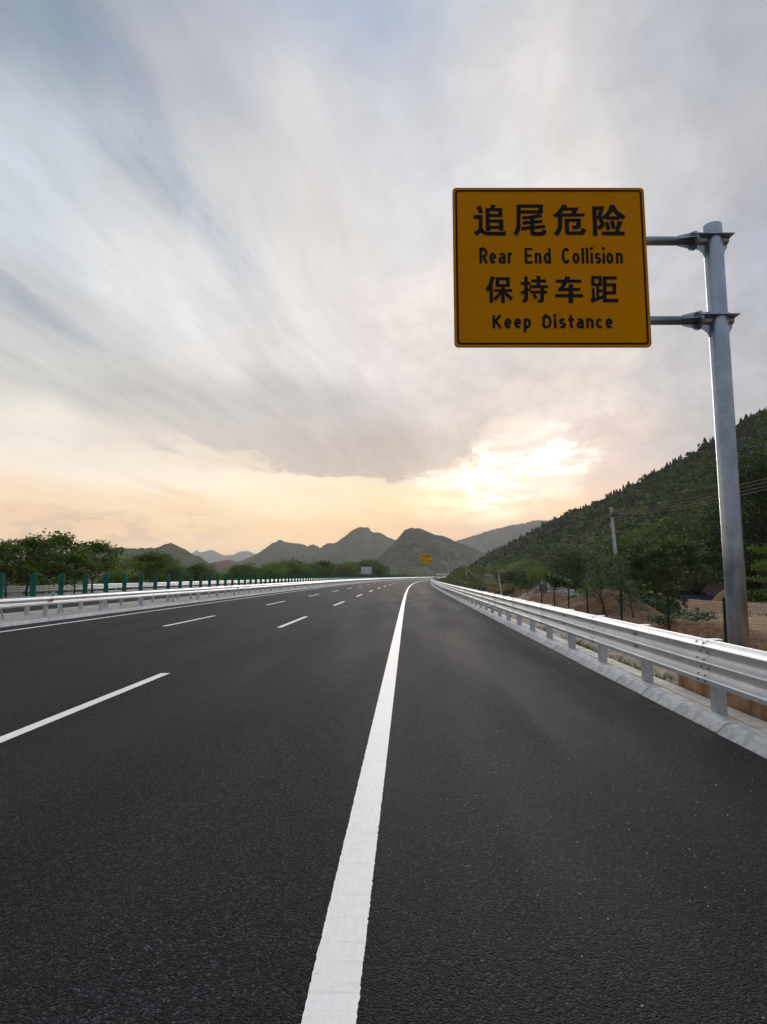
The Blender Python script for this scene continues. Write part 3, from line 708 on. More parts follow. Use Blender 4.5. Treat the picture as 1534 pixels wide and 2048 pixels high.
def crown_tree(seed, H, style):
    """returns trunk MB and (n,4,3) leaf quads for a tree of height H with its foot at the origin"""
    rng = np.random.default_rng(seed); mb = MB()
    P = dict(
        locust=dict(cb=0.24, R=0.31, nl=13, nt=6, leaf=0.30, n=3600, spread=0.085, flat=0.45, rise=0.45, shape=lambda h: 0.55+0.75*math.sin(math.pi*min(1, (h+0.12)))),
        broad=dict(cb=0.16, R=0.42, nl=16, nt=6, leaf=0.30, n=3400, spread=0.11, flat=0.75, rise=0.5, shape=lambda h: 0.45+0.7*math.sin(math.pi*(0.15+0.8*h))),
        pine=dict(cb=0.20, R=0.50, nl=19, nt=8, leaf=0.24, n=9500, spread=0.085, flat=0.42, rise=0.18, shape=lambda h: 1.05-0.65*h),
        poplar=dict(cb=0.12, R=0.20, nl=34, nt=6, leaf=0.17, n=11000, spread=0.045, flat=1.1, rise=1.2, shape=lambda h: 0.5+0.75*math.sin(math.pi*(0.1+0.85*h))),
        sapling=dict(cb=0.10, R=0.30, nl=18, nt=5, leaf=0.15, n=2800, spread=0.055, flat=0.9, rise=0.9, shape=lambda h: 0.9-0.5*h),
        acacia=dict(cb=0.30, R=0.50, nl=12, nt=6, leaf=0.22, n=3200, spread=0.070, flat=0.30, rise=0.25, shape=lambda h: 0.9-0.35*h),
    )[style]
    if H > 9 and style == 'broad': P['n'] = 6200; P['nl'] = 24; P['spread'] = 0.085
    r0 = 0.017*H+0.02
    lean = rng.normal(size=2)*0.03*H
    tp = []; top = 0.80
    for k in range(7):
        h = k/6*top; tp.append(Vector((lean[0]*h+rng.normal()*0.012*H*(k > 0), lean[1]*h+rng.normal()*0.012*H*(k > 0), h*H)))
    mb.tube(tp, [r0*(1.25 if k == 0 else 1-0.78*k/6) for k in range(7)], 7)
    cl = []; a0 = rng.random()*6.28
    for j in range(P['nl']):
        hn = (j+0.5)/P['nl']; h = P['cb'] + (0.97-P['cb'])*hn*0.86
        k = min(5, int(h/top*6)); f = h/top*6-k; base = tp[k].lerp(tp[min(6, k+1)], min(1, f))
        a = a0 + j*2.4 + rng.normal()*0.35; L = P['R']*H*P['shape'](hn)*(0.72+0.5*rng.random())
        d = Vector((math.cos(a), math.sin(a), P['rise']*(0.5+rng.random()*0.9)+0.35*hn)).normalized()
        pts = [base]
        for q in range(1, 4):
            pts.append(base + d*L*q/3 + Vector((rng.normal(), rng.normal(), rng.normal()+0.3*q))*0.035*L)
        rl = r0*(0.5-0.3*hn)
        mb.tube(pts, [rl, rl*0.7, rl*0.45, rl*0.2], 5, caps=False)
        cl.append((pts[3], 1.0)); cl.append((pts[2], 0.6))
        for t in range(P['nt']):
            s = 0.4+0.6*rng.random(); b = base.lerp(pts[3], s)
            aa = a + rng.normal()*0.95
            e = b + Vector((math.cos(aa), math.sin(aa), 0.25+rng.normal()*0.35*P['flat']))*L*(0.28+0.30*rng.random())
            mb.tube([b, (b+e)/2+Vector((0, 0, 0.02*L)), e], [rl*0.32, rl*0.22, rl*0.10], 4, caps=False)
            cl.append((e, 1.0)); cl.append(((b+e)/2, 0.5))
    cl.append((tp[6]+Vector((0, 0, 0.14*H)), 1.0)); cl.append((tp[6]+Vector((0.05*H, 0, 0.08*H)), 1.0)); cl.append((tp[6], 0.8))
    w = np.array([c[1] for c in cl])*(0.5+rng.random(len(cl))); w /= w.sum()
    idx = rng.choice(len(cl), size=P['n'], p=w); cen = np.array([tuple(c[0]) for c in cl])[idx]
    sp = P['spread']*H*(0.7+0.6*rng.random(len(cl)))[idx]
    off = np.clip(rng.normal(size=(P['n'], 3)), -1.7, 1.7)*sp[:, None]; off[:, 2] *= P['flat']
    C = cen+off; C[:, 2] = np.maximum(C[:, 2], 0.12*H)
    return mb, rot_quads(C, P['leaf']*(H/6.5)**0.5, rng, 0.6, 0.45)

def cypress_quads(seed, n, H=1.0, R=0.2, leaf=0.1):
    rng = np.random.default_rng(seed); h = rng.random(n)**0.8
    r = R*(1-h)**0.75*np.minimum(1, h*7+0.35)*(0.55+0.5*rng.random(n)); a = rng.random(n)*6.283
    lump = 1+0.25*np.sin(a*3+h*9+seed)
    C = np.stack([np.cos(a)*r*lump, np.sin(a)*r*lump, (0.04+0.93*h)*H], axis=1)
    return rot_quads(C, leaf, rng, 0.55, 0.0, 0.4, droop=1.2)
def bush_quads(seed, n, R=1.0, leaf=0.4, squash=0.8):
    rng = np.random.default_rng(seed); k = 6
    cc = rng.normal(size=(k, 3))*np.array([0.42, 0.42, 0.22])*R; cc[:, 2] = np.abs(cc[:, 2])+0.38*R*squash
    v = rng.normal(size=(n, 3)); v /= np.linalg.norm(v, axis=1, keepdims=True)
    C = cc[rng.integers(0, k, n)] + v*R*(0.34+0.22*rng.random((n, 1)))*np.array([1, 1, squash])
    C[:, 2] = np.maximum(C[:, 2], 0.02)
    return rot_quads(C, leaf, rng, 0.7, 0.4)

TREES = {}
def tree_variant(style, v, mat, H0=6.5):
    key = (style, v, mat, H0)
    if key not in TREES:
        mb, q = crown_tree(100*v+hash(style) % 1 + {'locust': 1, 'broad': 2, 'pine': 3, 'poplar': 4, 'sapling': 5, 'acacia': 6}[style]*11, H0, style)
        tm = mb.mesh('trunk', True); tm.materials.append(MATS['bark'])
        TREES[key] = (tm, fast_quads('crown', q, mat))
    return TREES[key]
def plant_tree(name, style, v, mat, loc, H, label, group=None, wide=1.0, rz=None, H0=6.5):
    tm, cm = tree_variant(style, v, mat, H0)
    s = H/H0
    t = empty(name, loc, random.random()*6.28 if rz is None else rz, label, 'tree', group); t.scale = (s*wide, s*wide, s)
    obj('trunk', tm, None, t); obj('crown', cm, None, t)
    return t

# ------------------------------------------------------------------ guardrails
def wave(zc, up=True, down=True):
    p = []
    if up: p += [(.018, zc+.060), (.029, zc+.043), (.046, zc+.027), (.066, zc+.015)]
    p += [(.079, zc+.008), (.084, zc), (.080, zc-.008)]
    if down: p += [(.060, zc-.013), (.030, zc-.022), (.012, zc-.034), (.004, zc-.044), (0, zc-.052), (0, zc-.098), (.003, zc-.101), (.010, zc-.104)]
    return p
THRIE = [(0.004, .506), (0.010, .503)] + wave(.432) + wave(.252) + wave(.072, down=False) + [(.060, .055), (.035, .030), (.022, .006), (.018, 0.0)]
WBEAM = [(0.004, .310), (0.010, .307)] + wave(.240) + wave(.060, down=False) + [(.060, .043), (.035, .022), (.022, .005), (.018, 0.0)]
def beam_mesh(prof, L, name, lap=0.16):
    """beam along +y from 0 to L, face towards -x; thin closed sheet"""
    mb = MB(); th = 0.006
    front = [(-p[0], p[1]) for p in prof]; back = [(-p[0]+th, p[1]) for p in prof][::-1]
    loop = front+back
    ys = [-lap, -lap+0.002, 0.0, L*0.33, L*0.66, L-0.001]
    rows = []
    for y in ys:
        o = -0.0045 if y < L*0.1 else 0.0
        rows.append([(x+o, y, z) for x, z in loop])
    mb.grid(rows, True); n = len(loop)
    mb.f.append(tuple(range(n))[::-1]); mb.f.append(tuple(len(mb.v)-n+j for j in range(n)))
    me = mb.mesh(name, True); me.set_sharp_from_angle(angle=rad(34)); me.materials.append(MATS['galvanised_rail']); return me
def bolt(mb, p, axis, r=0.017, h=0.011):
    ax = Vector(axis).normalized(); a = ax.orthogonal().normalized(); b = ax.cross(a); rows = []
    for rr, hh in ((r, 0.0), (r*0.9, h*0.55), (r*0.45, h)):
        rows.append([Vector(p)+ax*hh+(a*math.cos(t)+b*math.sin(t))*rr for t in [k*math.pi/4 for k in range(8)]])
    i = len(mb.v); mb.grid(rows, True); mb.f.append(tuple(i+16+k for k in range(8)))
def splice_bolts(prof_z):
    mb = MB()
    for z, x, ax in prof_z:
        for yy in (-0.115, 0.04): bolt(mb, (x, yy, z), ax, 0.019, 0.010)
    return mb
def guardrail(label, Xpost, sgn, prof, post_dx, y0, y1, post_step, ztop, zbase, post_w, ph, beam_L=4.0, bolts_to=60, tops=-0.012):
    """sgn: direction (in X) of the traffic face"""
    root = empty('guardrail', RP(y0, Xpost, zbase), 0, label, 'guardrail')
    base = Vector(RP(y0, Xpost, zbase))
    Hp = ztop - zbase + tops
    bm_ = beam_mesh(prof, beam_L, 'rail_beam')
    ph_z = prof[0][1]
    pmb = MB(); w = post_w/2; c = 0.012
    ring = [(-w+c, -w), (w-c, -w), (w, -w+c), (w, w-c), (w-c, w), (-w+c, w), (-w, w-c), (-w, -w+c)]
    pmb.grid([[(x, y, -0.3) for x, y in ring], [(x, y, Hp-0.004) for x, y in ring], [(x*0.96, y*0.96, Hp) for x, y in ring]], True); pmb.f.append(tuple(16+k for k in range(8)))
    pme = pmb.mesh('post'); pme.materials.append(MATS['galvanised_post'])
    dx = post_dx-w-0.004
    smb = MB().box((-(w+dx/2), 0, 0), (dx, post_w*0.85, ph_z*0.78)); sme = smb.mesh('spacer'); sme.materials.append(MATS['galvanised_post'])
    if prof is THRIE:
        bl = splice_bolts([(zc+.029, -0.046, (-.6, 0, .8)) for zc in (.432, .252, .072)] + [(zc-.075, -0.001, (-1, 0, 0)) for zc in (.432, .252)] + [(zc-.018, -0.045, (-.3, 0, -.95)) for zc in (.432, .252)] + [(.040, -0.052, (-.5, 0, -.8))])
        for z in (.357, .177):
            for yy in (1.96, 2.04): bolt(bl, (-0.001, yy, z), (-1, 0, 0), 0.018, 0.014)
    else:
        bl = splice_bolts([(.269, -0.046, (-.6, 0, .8)), (.165, -0.002, (-1, 0, 0)), (.030, -0.050, (-.5, 0, -.8))])
    blm = bl.mesh('splice_bolts'); blm.materials.append(MATS['bolt_steel'])
    rz_add = 0.0 if sgn < 0 else math.pi
    y = y0
    while y < y1-0.01:
        h = head(y+beam_L/2)
        if sgn < 0: p = Vector(RP(y, Xpost-post_dx, ztop-ph_z)) - base
        else: p = Vector(RP(y+beam_L, Xpost+post_dx, ztop-ph_z)) - base
        b = obj('rail_beam', bm_, None, root, p, (0, 0, h+rz_add), (1, (Vector(RP(y+beam_L, 0))-Vector(RP(y, 0))).length/beam_L, 1))
        if y < bolts_to:
            s = obj('splice_bolts', blm, None, b); s['kind'] = 'stuff'
        y += beam_L
    y = y0
    while y < y1-0.01:
        h = head(y); p = Vector(RP(y, Xpost, zbase)) - base
        ptilt = (random.uniform(-.006, .006), random.uniform(-.006, .006), h+rz_add)
        po = obj('post', pme, None, root, p, ptilt)
        obj('spacer', sme, None, root, p+Vector((0, 0, ztop-zbase-ph_z*0.5)), (0, 0, h+rz_add))
        y += post_step
    return root
gr = guardrail('three-ridged galvanised guardrail on square posts along the right kerb, under the large yellow sign', 3.53, -1, THRIE, 0.145, -1.0, 319, 2.0, 0.935, 0.09, 0.13, .5)
gm = guardrail('two-ridged galvanised guardrail along the median, nearest to the lane lines on the left', -13.66, 1, WBEAM, 0.13, 9.8, 378, 4.0, 0.86, 0.11, 0.13, .31)
gm2 = guardrail('two-ridged guardrail on the far side of the median, partly hidden behind the anti-glare blades', -14.98, -1, WBEAM, 0.13, 11.3, 375, 3.8, 0.82, 0.11, 0.13, .31, beam_L=3.8, bolts_to=0)
go = guardrail('three-ridged guardrail at the outer edge of the opposite carriageway, in front of the left trees', -31.45, 1, THRIE, 0.145, 26.0, 402, 2.0, 0.80, -0.05, 0.13, .5, bolts_to=90)
# reflectors, tape on the median rail
for px, nm in ((106, 'nearest'), (475, 'farther')):
    p = at_X(px, 1198, -13.45); y = p[1]
    e = empty('delineator', RP(y, -13.50, 0.72), head(y), 'orange delineator reflector on the median rail, the %s of two' % nm if nm == 'nearest' else 'small orange reflector on the median rail, the farther of two', 'reflector')
    mb = MB(); mb.prism([(-.055, -.05), (.045, -.065), (.055, .05), (-.03, .07)], 0.03, Matrix.Rotation(math.pi/2, 4, 'X'))
    obj('lens', mb, 'reflector_orange', e, (0.02, 0, 0.02)); obj('bracket', MB().box((0, 0.02, 0), (0.03, 0.03, 0.10)), 'dark_fitting', e)
for px, lbl in ((106, 'round teal reflector disc standing on top of the median rail'),):
    p = at_X(px, 1186, -13.62); y = p[1]
    e = empty('reflector_disc', RP(y, -13.62, 0.86), head(y), lbl, 'reflector')
    T = Matrix.Translation((0, 0, 0.085)) @ Matrix.Rotation(math.pi/2, 4, 'X')
    ring = [(0.085*math.cos(k*math.pi/8), 0.085*math.sin(k*math.pi/8)) for k in range(16)]
    obj('disc', MB().prism(ring, 0.012, T), 'reflector_teal', e)
    obj('rim', MB().tube([(0.09*math.cos(k*math.pi/8), -0.006, 0.085+0.09*math.sin(k*math.pi/8)) for k in range(17)], 0.007, 5), 'galvanised_rail', e)
    obj('foot', MB().box((0, 0, -0.01), (0.03, 0.03, 0.03)), 'galvanised_post', e)
e = obj('tape_mark', MB().box((0, 0, 0), (0.14, 0.14, 0.035)), 'red_tape', gm, Vector(RP(25.8, -13.66, 0.45))-Vector(RP(9.8, -13.66, 0.11)))
# small round markers far along the median
for px, d in ((702, 0), (819, 0)):
    pass

# ------------------------------------------------------------------ anti-glare blades
def blade_meshes():
    prof = []
    hw = lambda z: 0.112 - 0.012*math.exp(-((z-0.30)/0.10)**2) - 0.004*math.sin(z*9)
    zs = [0, .12, .22, .30, .38, .50, .64, .76, .83]
    left = [(-hw(z), z) for z in zs]; right = [(hw(z), z) for z in zs]
    arc = [(0.112*math.cos(t), 0.83+0.075*math.sin(t)) for t in [math.pi*k/8 for k in range(1, 8)]]
    outline = right + arc + left[::-1]
    mb = MB()
    # slight curl across the width, thickness 3 cm
    n = len(outline)
    for s in (-1, 1):
        for x, z in outline: mb.v.append((x, s*0.014 + 0.25*(x*x)*4*0.5, z))
    mb.f.append(tuple(range(n))); mb.f.append(tuple(range(n, 2*n))[::-1])
    for j in range(n):
        k = (j+1) % n; mb.f.append((j, n+j, n+k, k))
    me = mb.mesh('blade', tri=True); me.materials.append(MATS['glare_green'])
    rb = MB()
    for z in (0.20, 0.42, 0.66): rb.box((-0.02, -0.014, z), (0.05, 0.012, 0.07))
    rm = rb.mesh('rib'); rm.materials.append(MATS['glare_green'])
    ft = MB().box((0, 0, 0.33), (0.06, 0.05, 0.70)); ft.box((0, 0, 0.68), (0.16, 0.10, 0.02))
    fm = ft.mesh('bracket'); fm.materials.append(MATS['galvanised_post'])
    lg = MB().tube([(0.0, 0, 0.66), (0.0, 0.30, 0.0)], 0.032, 6); lm = lg.mesh('brace'); lm.materials.append(MATS['galvanised_post'])
    return me, rm, fm, lm
bme, rme, fme, lme = blade_meshes()
y = 22.1 - 1.82; k = 0
ORD = 'first second third fourth fifth sixth seventh eighth ninth tenth eleventh twelfth thirteenth fourteenth fifteenth sixteenth'.split()
while y < 352:
    z0 = 0.81
    lab = 'green rounded anti-glare blade, the %s from the left picture edge' % ORD[k] if k < len(ORD) else 'green anti-glare blade in the dense far part of the median row'
    t = empty('glare_blade', RP(y, -14.40, 0.11), head(y)+rad(10)+random.uniform(-.05, .05), lab, 'barrier', 'anti-glare blades along the median')
    b = obj('blade', bme, None, t, (0, 0, 0.735), (random.uniform(-.012, .012), random.uniform(-.012, .012), 0))
    if y < 70: obj('rib', rme, None, b)
    if k % 2 == 0:
        obj('bracket', fme, None, t)
        if y < 90:
            for s in (0, math.pi): obj('brace', lme, None, t, (0.0, 0.03, 0), (0, 0, s))
    y += 1.82; k += 1

# ------------------------------------------------------------------ lettering
def zoomed(x0, y0, sc): return lambda u, v: (x0+u/sc, y0+v/sc)
Z6 = zoomed(940, 400, 9.5875); Z7 = zoomed(1100, 400, 9.5875); Z8 = zoomed(960, 540, 5.2897)
def R_(a, b, c, d): return [(a, b), (c, b), (c, d), (a, d)]
HAN = [
 (Z6, [[(120,138),(200,108),(257,243),(178,270)],
       [(68,290),(240,290),(240,530),(260,575),(300,605),(400,612),(560,612),(700,602),(680,686),(500,684),(320,678),(260,660),(205,628),(130,692),(66,620),(150,572),(165,548),(165,363),(72,363)],
       [(395,88),(492,102),(468,160),(388,160)], [(297,155),(372,155),(382,595),(303,595)], R_(297,155,620,218), [(540,155),(618,155),(622,330),(538,330)], R_(372,270,622,330),
       R_(372,374,636,435), [(556,374),(636,374),(641,585),(556,585)], R_(378,497,640,555)]),
 (Z6, [R_(892,86,1395,150), R_(1312,86,1398,260), R_(892,198,1398,260), [(892,86),(970,86),(970,500),(955,590),(908,690),(833,642),(880,540),(892,480)],
       [(990,318),(1140,305),(1240,285),(1345,258),(1390,330),(1240,352),(1140,362),(1010,378)], [(1000,412),(1385,380),(1390,438),(1010,478)], [(978,518),(1437,478),(1440,540),(980,582)],
       [(1150,340),(1228,340),(1235,600),(1245,614),(1365,614),(1380,600),(1388,560),(1468,588),(1455,640),(1435,675),(1395,688),(1200,688),(1165,665),(1155,630)]]),
 (Z7, [[(232,86),(338,108),(300,150),(215,258),(150,320),(108,336),(44,292),(110,250),(190,165)], [(300,146),(556,146),(490,262),(395,262),(432,206),(255,208)], [(200,258),(664,258),(664,320),(150,322)],
       [(152,310),(236,310),(236,420),(228,540),(205,610),(150,690),(66,648),(125,575),(150,490)], R_(275,358,590,420),
       [(275,358),(360,358),(364,590),(375,604),(580,604),(592,590),(598,540),(688,562),(675,620),(655,655),(625,672),(330,672),(300,655),(286,620)],
       [(505,358),(592,358),(588,515),(570,545),(520,562),(440,564),(415,490),(490,496),(500,480)]]),
 (Z7, [[(806,122),(890,122),(910,690),(826,690)], [(806,122),(1042,122),(1025,188),(830,188)], [(945,188),(1025,180),(985,310),(1040,440),(1042,490),(1020,540),(945,576),(900,505),(945,485),(962,460),(958,430),(895,335)],
       [(1148,88),(1255,108),(1200,215),(1130,310),(1040,375),(985,325),(1070,260),(1115,190)], [(1200,130),(1240,120),(1290,200),(1380,270),(1450,310),(1398,384),(1290,320),(1200,215)], R_(1075,316,1330,382),
       [(1042,432),(1116,412),(1160,568),(1088,588)], [(1145,408),(1222,392),(1262,545),(1190,564)], [(1290,400),(1388,420),(1320,610),(1245,610)], R_(996,606,1432,678)]),
 (Z8, [[(112,64),(160,76),(135,140),(138,350),(100,350),(100,210),(82,234),(56,206),(90,150)], R_(163,78,315,110), R_(163,150,315,180), R_(163,78,203,180), R_(277,78,315,180), R_(222,178,262,348), R_(146,202,341,232),
       [(215,225),(235,245),(165,328),(136,304)], [(245,240),(270,228),(350,294),(322,328)]]),
 (Z8, [[(466,68),(504,68),(508,310),(495,338),(452,350),(440,312),(462,310),(468,300)], R_(428,128,532,158), [(425,230),(540,190),(540,212),(440,262)], R_(542,100,698,132), R_(598,64,638,180), R_(524,162,720,192), R_(530,220,712,250),
       [(638,190),(676,190),(676,325),(660,345),(618,350),(604,316),(630,314),(638,304)], [(555,262),(580,250),(612,298),(576,310)]]),
 (Z8, [R_(802,102,1073,136), [(905,64),(960,76),(890,190),(870,226),(830,228),(825,196),(850,180)], R_(830,190,1060,222), R_(795,256,1092,290), R_(935,150,984,350)]),
 (Z8, [R_(1176,64,1288,94), R_(1176,142,1288,172), R_(1176,64,1212,172), R_(1252,64,1288,172), R_(1230,172,1258,315), R_(1240,204,1294,238), [(1182,192),(1212,192),(1214,320),(1184,320)], [(1166,310),(1300,268),(1304,300),(1184,348)],
       R_(1298,68,1338,342), R_(1298,68,1446,100), R_(1330,142,1440,172), R_(1402,142,1440,258), R_(1330,226,1440,258), R_(1306,306,1464,342)]),
]
def arc(cx, cy, rx, ry, a0, a1, n=12):
    return [(cx+rx*math.cos(rad(a0+(a1-a0)*k/n)), cy+ry*math.sin(rad(a0+(a1-a0)*k/n))) for k in range(n+1)]
def glyph(ch, x0, x1, yb, yx, yc, w):
    """centre-line strokes; x0..x1 box, baseline yb, x-height yx, cap yc (y up), pen width w"""
    h = w/2; a, b = x0+h, x1-h; m = (a+b)/2; r = (b-a)/2; lo = yb+h; xh = yx-h; cp = yc-h; my = (lo+xh)/2; ry = (xh-lo)/2
    if ch == 'o': return [arc(m, my, r, ry, 0, 360, 22)]
    if ch == 'c': return [arc(m, my, r, ry, 42, 318, 18)]
    if ch == 'C': return [arc(m, (lo+cp)/2, r, (cp-lo)/2, 40, 320, 20)]
    if ch == 'e': return [[(a, my), (b, my)] , arc(m, my, r, ry, 0, 318, 20)]
    if ch == 'a':
        bh = (xh-lo)*0.29
        return [arc(m, xh-r*0.8, r, r*0.8, 150, 0, 9)+[(b, yb)], arc(m, lo+bh, r, bh, 0, 360, 16)]
    if ch == 'n': return [[(a, yb), (a, yx)], [(a, xh-r*0.9)]+arc(m, xh-r*0.95, r, r*0.95, 170, 0, 10)+[(b, yb)]]
    if ch == 'r': return [[(a, yb), (a, yx)], arc(b, xh-(b-a)*0.95, (b-a), (b-a)*0.95, 165, 80, 8)]
    if ch == 'd': return [[(b, yb), (b, yc)], arc(m, my, r, ry, 0, 360, 20)]
    if ch == 'p': return [[(a, yx), (a, yb-(yx-yb)*0.42)], arc(m, my, r, ry, 0, 360, 20)]
    if ch == 'l': return [[(m, yb), (m, yc)]]
    if ch == 'i': return [[(m, yb), (m, yx)], arc(m, yc-w*0.25, w*0.16, w*0.16, 0, 360, 8)]
    if ch == 's':
        q = ry/2
        return [arc(m, xh-q, r, q, 35, 90, 4)+arc(m, xh-q, r, q, 90, 270, 10)[1:]+arc(m, lo+q, r, q, 90, -90, 10)[1:]+arc(m, lo+q, r, q, -90, -150, 4)[1:]]
    if ch == 't': return [[(m-w*0.05, yc)]+[(m-w*0.05, lo+w*0.5), (m+w*0.25, lo+w*0.1), (x1-w*0.4, lo+w*0.15)], [(x0, yx-h), (x1, yx-h)]]
    if ch == 'R': return [[(a, yb), (a, yc)], [(a, cp)]+[(m, cp)]+arc(m, (cp+yb+(cp-yb)*0.50)/2, r, (cp-yb)*0.25, 90, -90, 10)+[(a, yb+(cp-yb)*0.50)], [(m-r*0.1, yb+(cp-yb)*0.50), (b+h*0.3, yb)]]
    if ch == 'E': return [[(x1, cp), (a, cp), (a, lo), (x1, lo)], [(a, (cp+lo)/2), (x1-w*0.3, (cp+lo)/2)]]
    if ch == 'K': return [[(a, yb), (a, yc)], [(b+h*0.2, yc), (a, yb+(yc-yb)*0.40)], [(a+r*0.55, yb+(yc-yb)*0.56), (b+h*0.4, yb)]]
    if ch == 'D': return [[(a, cp), (a, lo)], [(a, cp), (m-r*0.1, cp)]+arc(m-r*0.1, (cp+lo)/2, r*1.1, (cp-lo)/2, 90, -90, 14)+[(a, lo)]]
    return []
def thick(pts, w):
    P = [Vector(p) for p in pts]; n = len(P); L = []; Rr = []
    closed = n > 3 and (P[0]-P[-1]).length < 1e-6
    for k in range(n):
        if closed: d0 = (P[k]-P[k-1 if k > 0 else n-2]); d1 = (P[(k+1) if k < n-1 else 1]-P[k])
        else: d0 = P[k]-P[k-1] if k else P[1]-P[0]; d1 = P[k+1]-P[k] if k < n-1 else P[-1]-P[-2]
        d0 = d0.normalized(); d1 = d1.normalized(); t = (d0+d1).normalized(); nn = Vector((-t.y, t.x)); c = max(0.45, abs(t.dot(d1)))
        L.append(P[k]+nn*w/2/c); Rr.append(P[k]-nn*w/2/c)
    return [[L[k], L[k+1], Rr[k+1], Rr[k]] for k in range(n-1)]

# ------------------------------------------------------------------ large sign on its pole
SD = 7.8                                   # distance of the sign plane along the road
fH = np.array([-math.sin(PSI), math.cos(PSI), 0.0])
def at_n(x, y, D):                         # point of the picture on the upright plane D in front of the camera, in camera-aligned axes
    r = ray(x, y); p = r * D / (r @ fH); return np.array([p @ cR, D, CAMH + p[2]])
PXc = at_n(1478, 1290, SD+0.18)[0]
tl, trr, bl_, br_ = at_n(905, 375.5, SD), at_n(1288, 375.5, SD), at_n(909, 694.5, SD), at_n(1303, 694, SD)
sx0 = (tl[0]+bl_[0])/2; sx1 = (trr[0]+br_[0])/2; sz1 = (tl[2]+trr[2])/2; sz0 = (bl_[2]+br_[2])/2
sgn_root = empty('road_sign', tuple(cR*PXc + fH*(SD+0.18)), PSI, 'large yellow warning sign with black lettering on a grey cantilever pole', 'sign')
def SL(p): return (p[0]-PXc, p[1]-(SD+0.18), p[2])
SW, SH = sx1-sx0, sz1-sz0
def rrect(w, h, r, n=5):
    pts = []
    for cx, cy, a in ((w-r, h-r, 0), (r, h-r, 90), (r, r, 180), (w-r, r, 270)):
        for k in range(n+1): t = rad(a+90*k/n); pts.append((cx+r*math.cos(t), cy+r*math.sin(t)))
    return pts
TP = Matrix.Translation(SL((sx0, SD, sz0))) @ Matrix.Rotation(math.pi/2, 4, 'X')     # local x right, y up, +z towards the viewer
panel = MB().prism(rrect(SW, SH, 0.055), -0.022, TP).mesh('panel'); panel.materials.append(MATS['sign_yellow'])
pan = obj('panel', panel, None, sgn_root)
# faint sheet joints, drawn as thin strips of slightly darker yellow
def border(mb, w, h, ins, bw, T, z):
    o = rrect(w-2*ins, h-2*ins, 0.05); i = rrect(w-2*ins-2*bw, h-2*ins-2*bw, 0.035)
    a = [T @ Vector((x+ins, y+ins, z)) for x, y in o]; b = [T @ Vector((x+ins+bw, y+ins+bw, z)) for x, y in i]
    n = len(a)
    for k in range(n): mb.face([a[k], a[(k+1) % n], b[(k+1) % n], b[k]])
mb = MB(); border(mb, SW, SH, 0.036, 0.027, TP, 0.0025); obj('border', mb, 'sign_black', pan)
mbs = MB()
for zz in (at_n(1000, 435, SD)[2]-sz0, at_n(1000, 564, SD)[2]-sz0):
    mbs.face([TP @ Vector(p) for p in ((0.07, zz, 0.0012), (SW-0.07, zz, 0.0012), (SW-0.07, zz+0.004, 0.0012), (0.07, zz+0.004, 0.0012))])
simple('sign_seam', (0.48, 0.20, 0.003), None, rough=0.5)
obj('seam', mbs, 'sign_seam', pan)
def flat_glyph(name, polys, parent, T, z=0.004):
    mb = MB()
    for k, poly in enumerate(polys):
        mb.face([T @ Vector((p[0], p[1], z+0.00012*k)) for p in poly])
    me = mb.mesh(name, tri=True); me.materials.append(MATS['sign_black'])
    return obj(name, me, None, parent)
def pxl(x, y):                        # photo point on the sign plane -> panel coordinates
    p = at_n(x, y, SD); return (p[0]-sx0, p[2]-sz0)
for zf, polys in HAN:
    flat_glyph('character', [[pxl(*zf(u, v)) for u, v in poly] for poly in polys], pan, TP)
Z1 = zoomed(880, 350, 2.3456)
def line_text(spec, zf, vb, vx, vc, pen):
    for ch, u0, u1 in spec:
        x0, yb = pxl(*zf(u0, vb)); x1, _ = pxl(*zf(u1, vb)); _, yx = pxl(*zf(u0, vx)); _, yc = pxl(*zf(u0, vc))
        w = pxl(*zf(u0+pen, vb))[0]-x0
        if ch in 'il': mid = (x0+x1)/2; x0, x1 = mid-w/2, mid+w/2
        polys = []
        for st in glyph(ch, x0, x1, yb, yx, yc, w): polys += [[(q.x, q.y) for q in poly] for poly in thick(st, w)]
        flat_glyph('letter', polys, pan, TP)
line_text([('R',185,224),('e',232,265),('a',275,308),('r',318,342),('E',398,435),('n',445,476),('d',487,521),('C',572,612),('o',622,655),('l',666,676),('l',686,697),('i',708,718),('s',727,757),('i',764,774),('o',781,814),('n',826,858)], Z1, 416, 365, 342, 11.8)
line_text([('K',133,230),('e',258,336),('e',362,440),('p',463,541),('D',661,760),('i',785,808),('s',836,912),('t',935,998),('a',1022,1100),('n',1125,1203),('c',1228,1303),('e',1330,1408)], Z8, 618, 512, 477, 27.5)
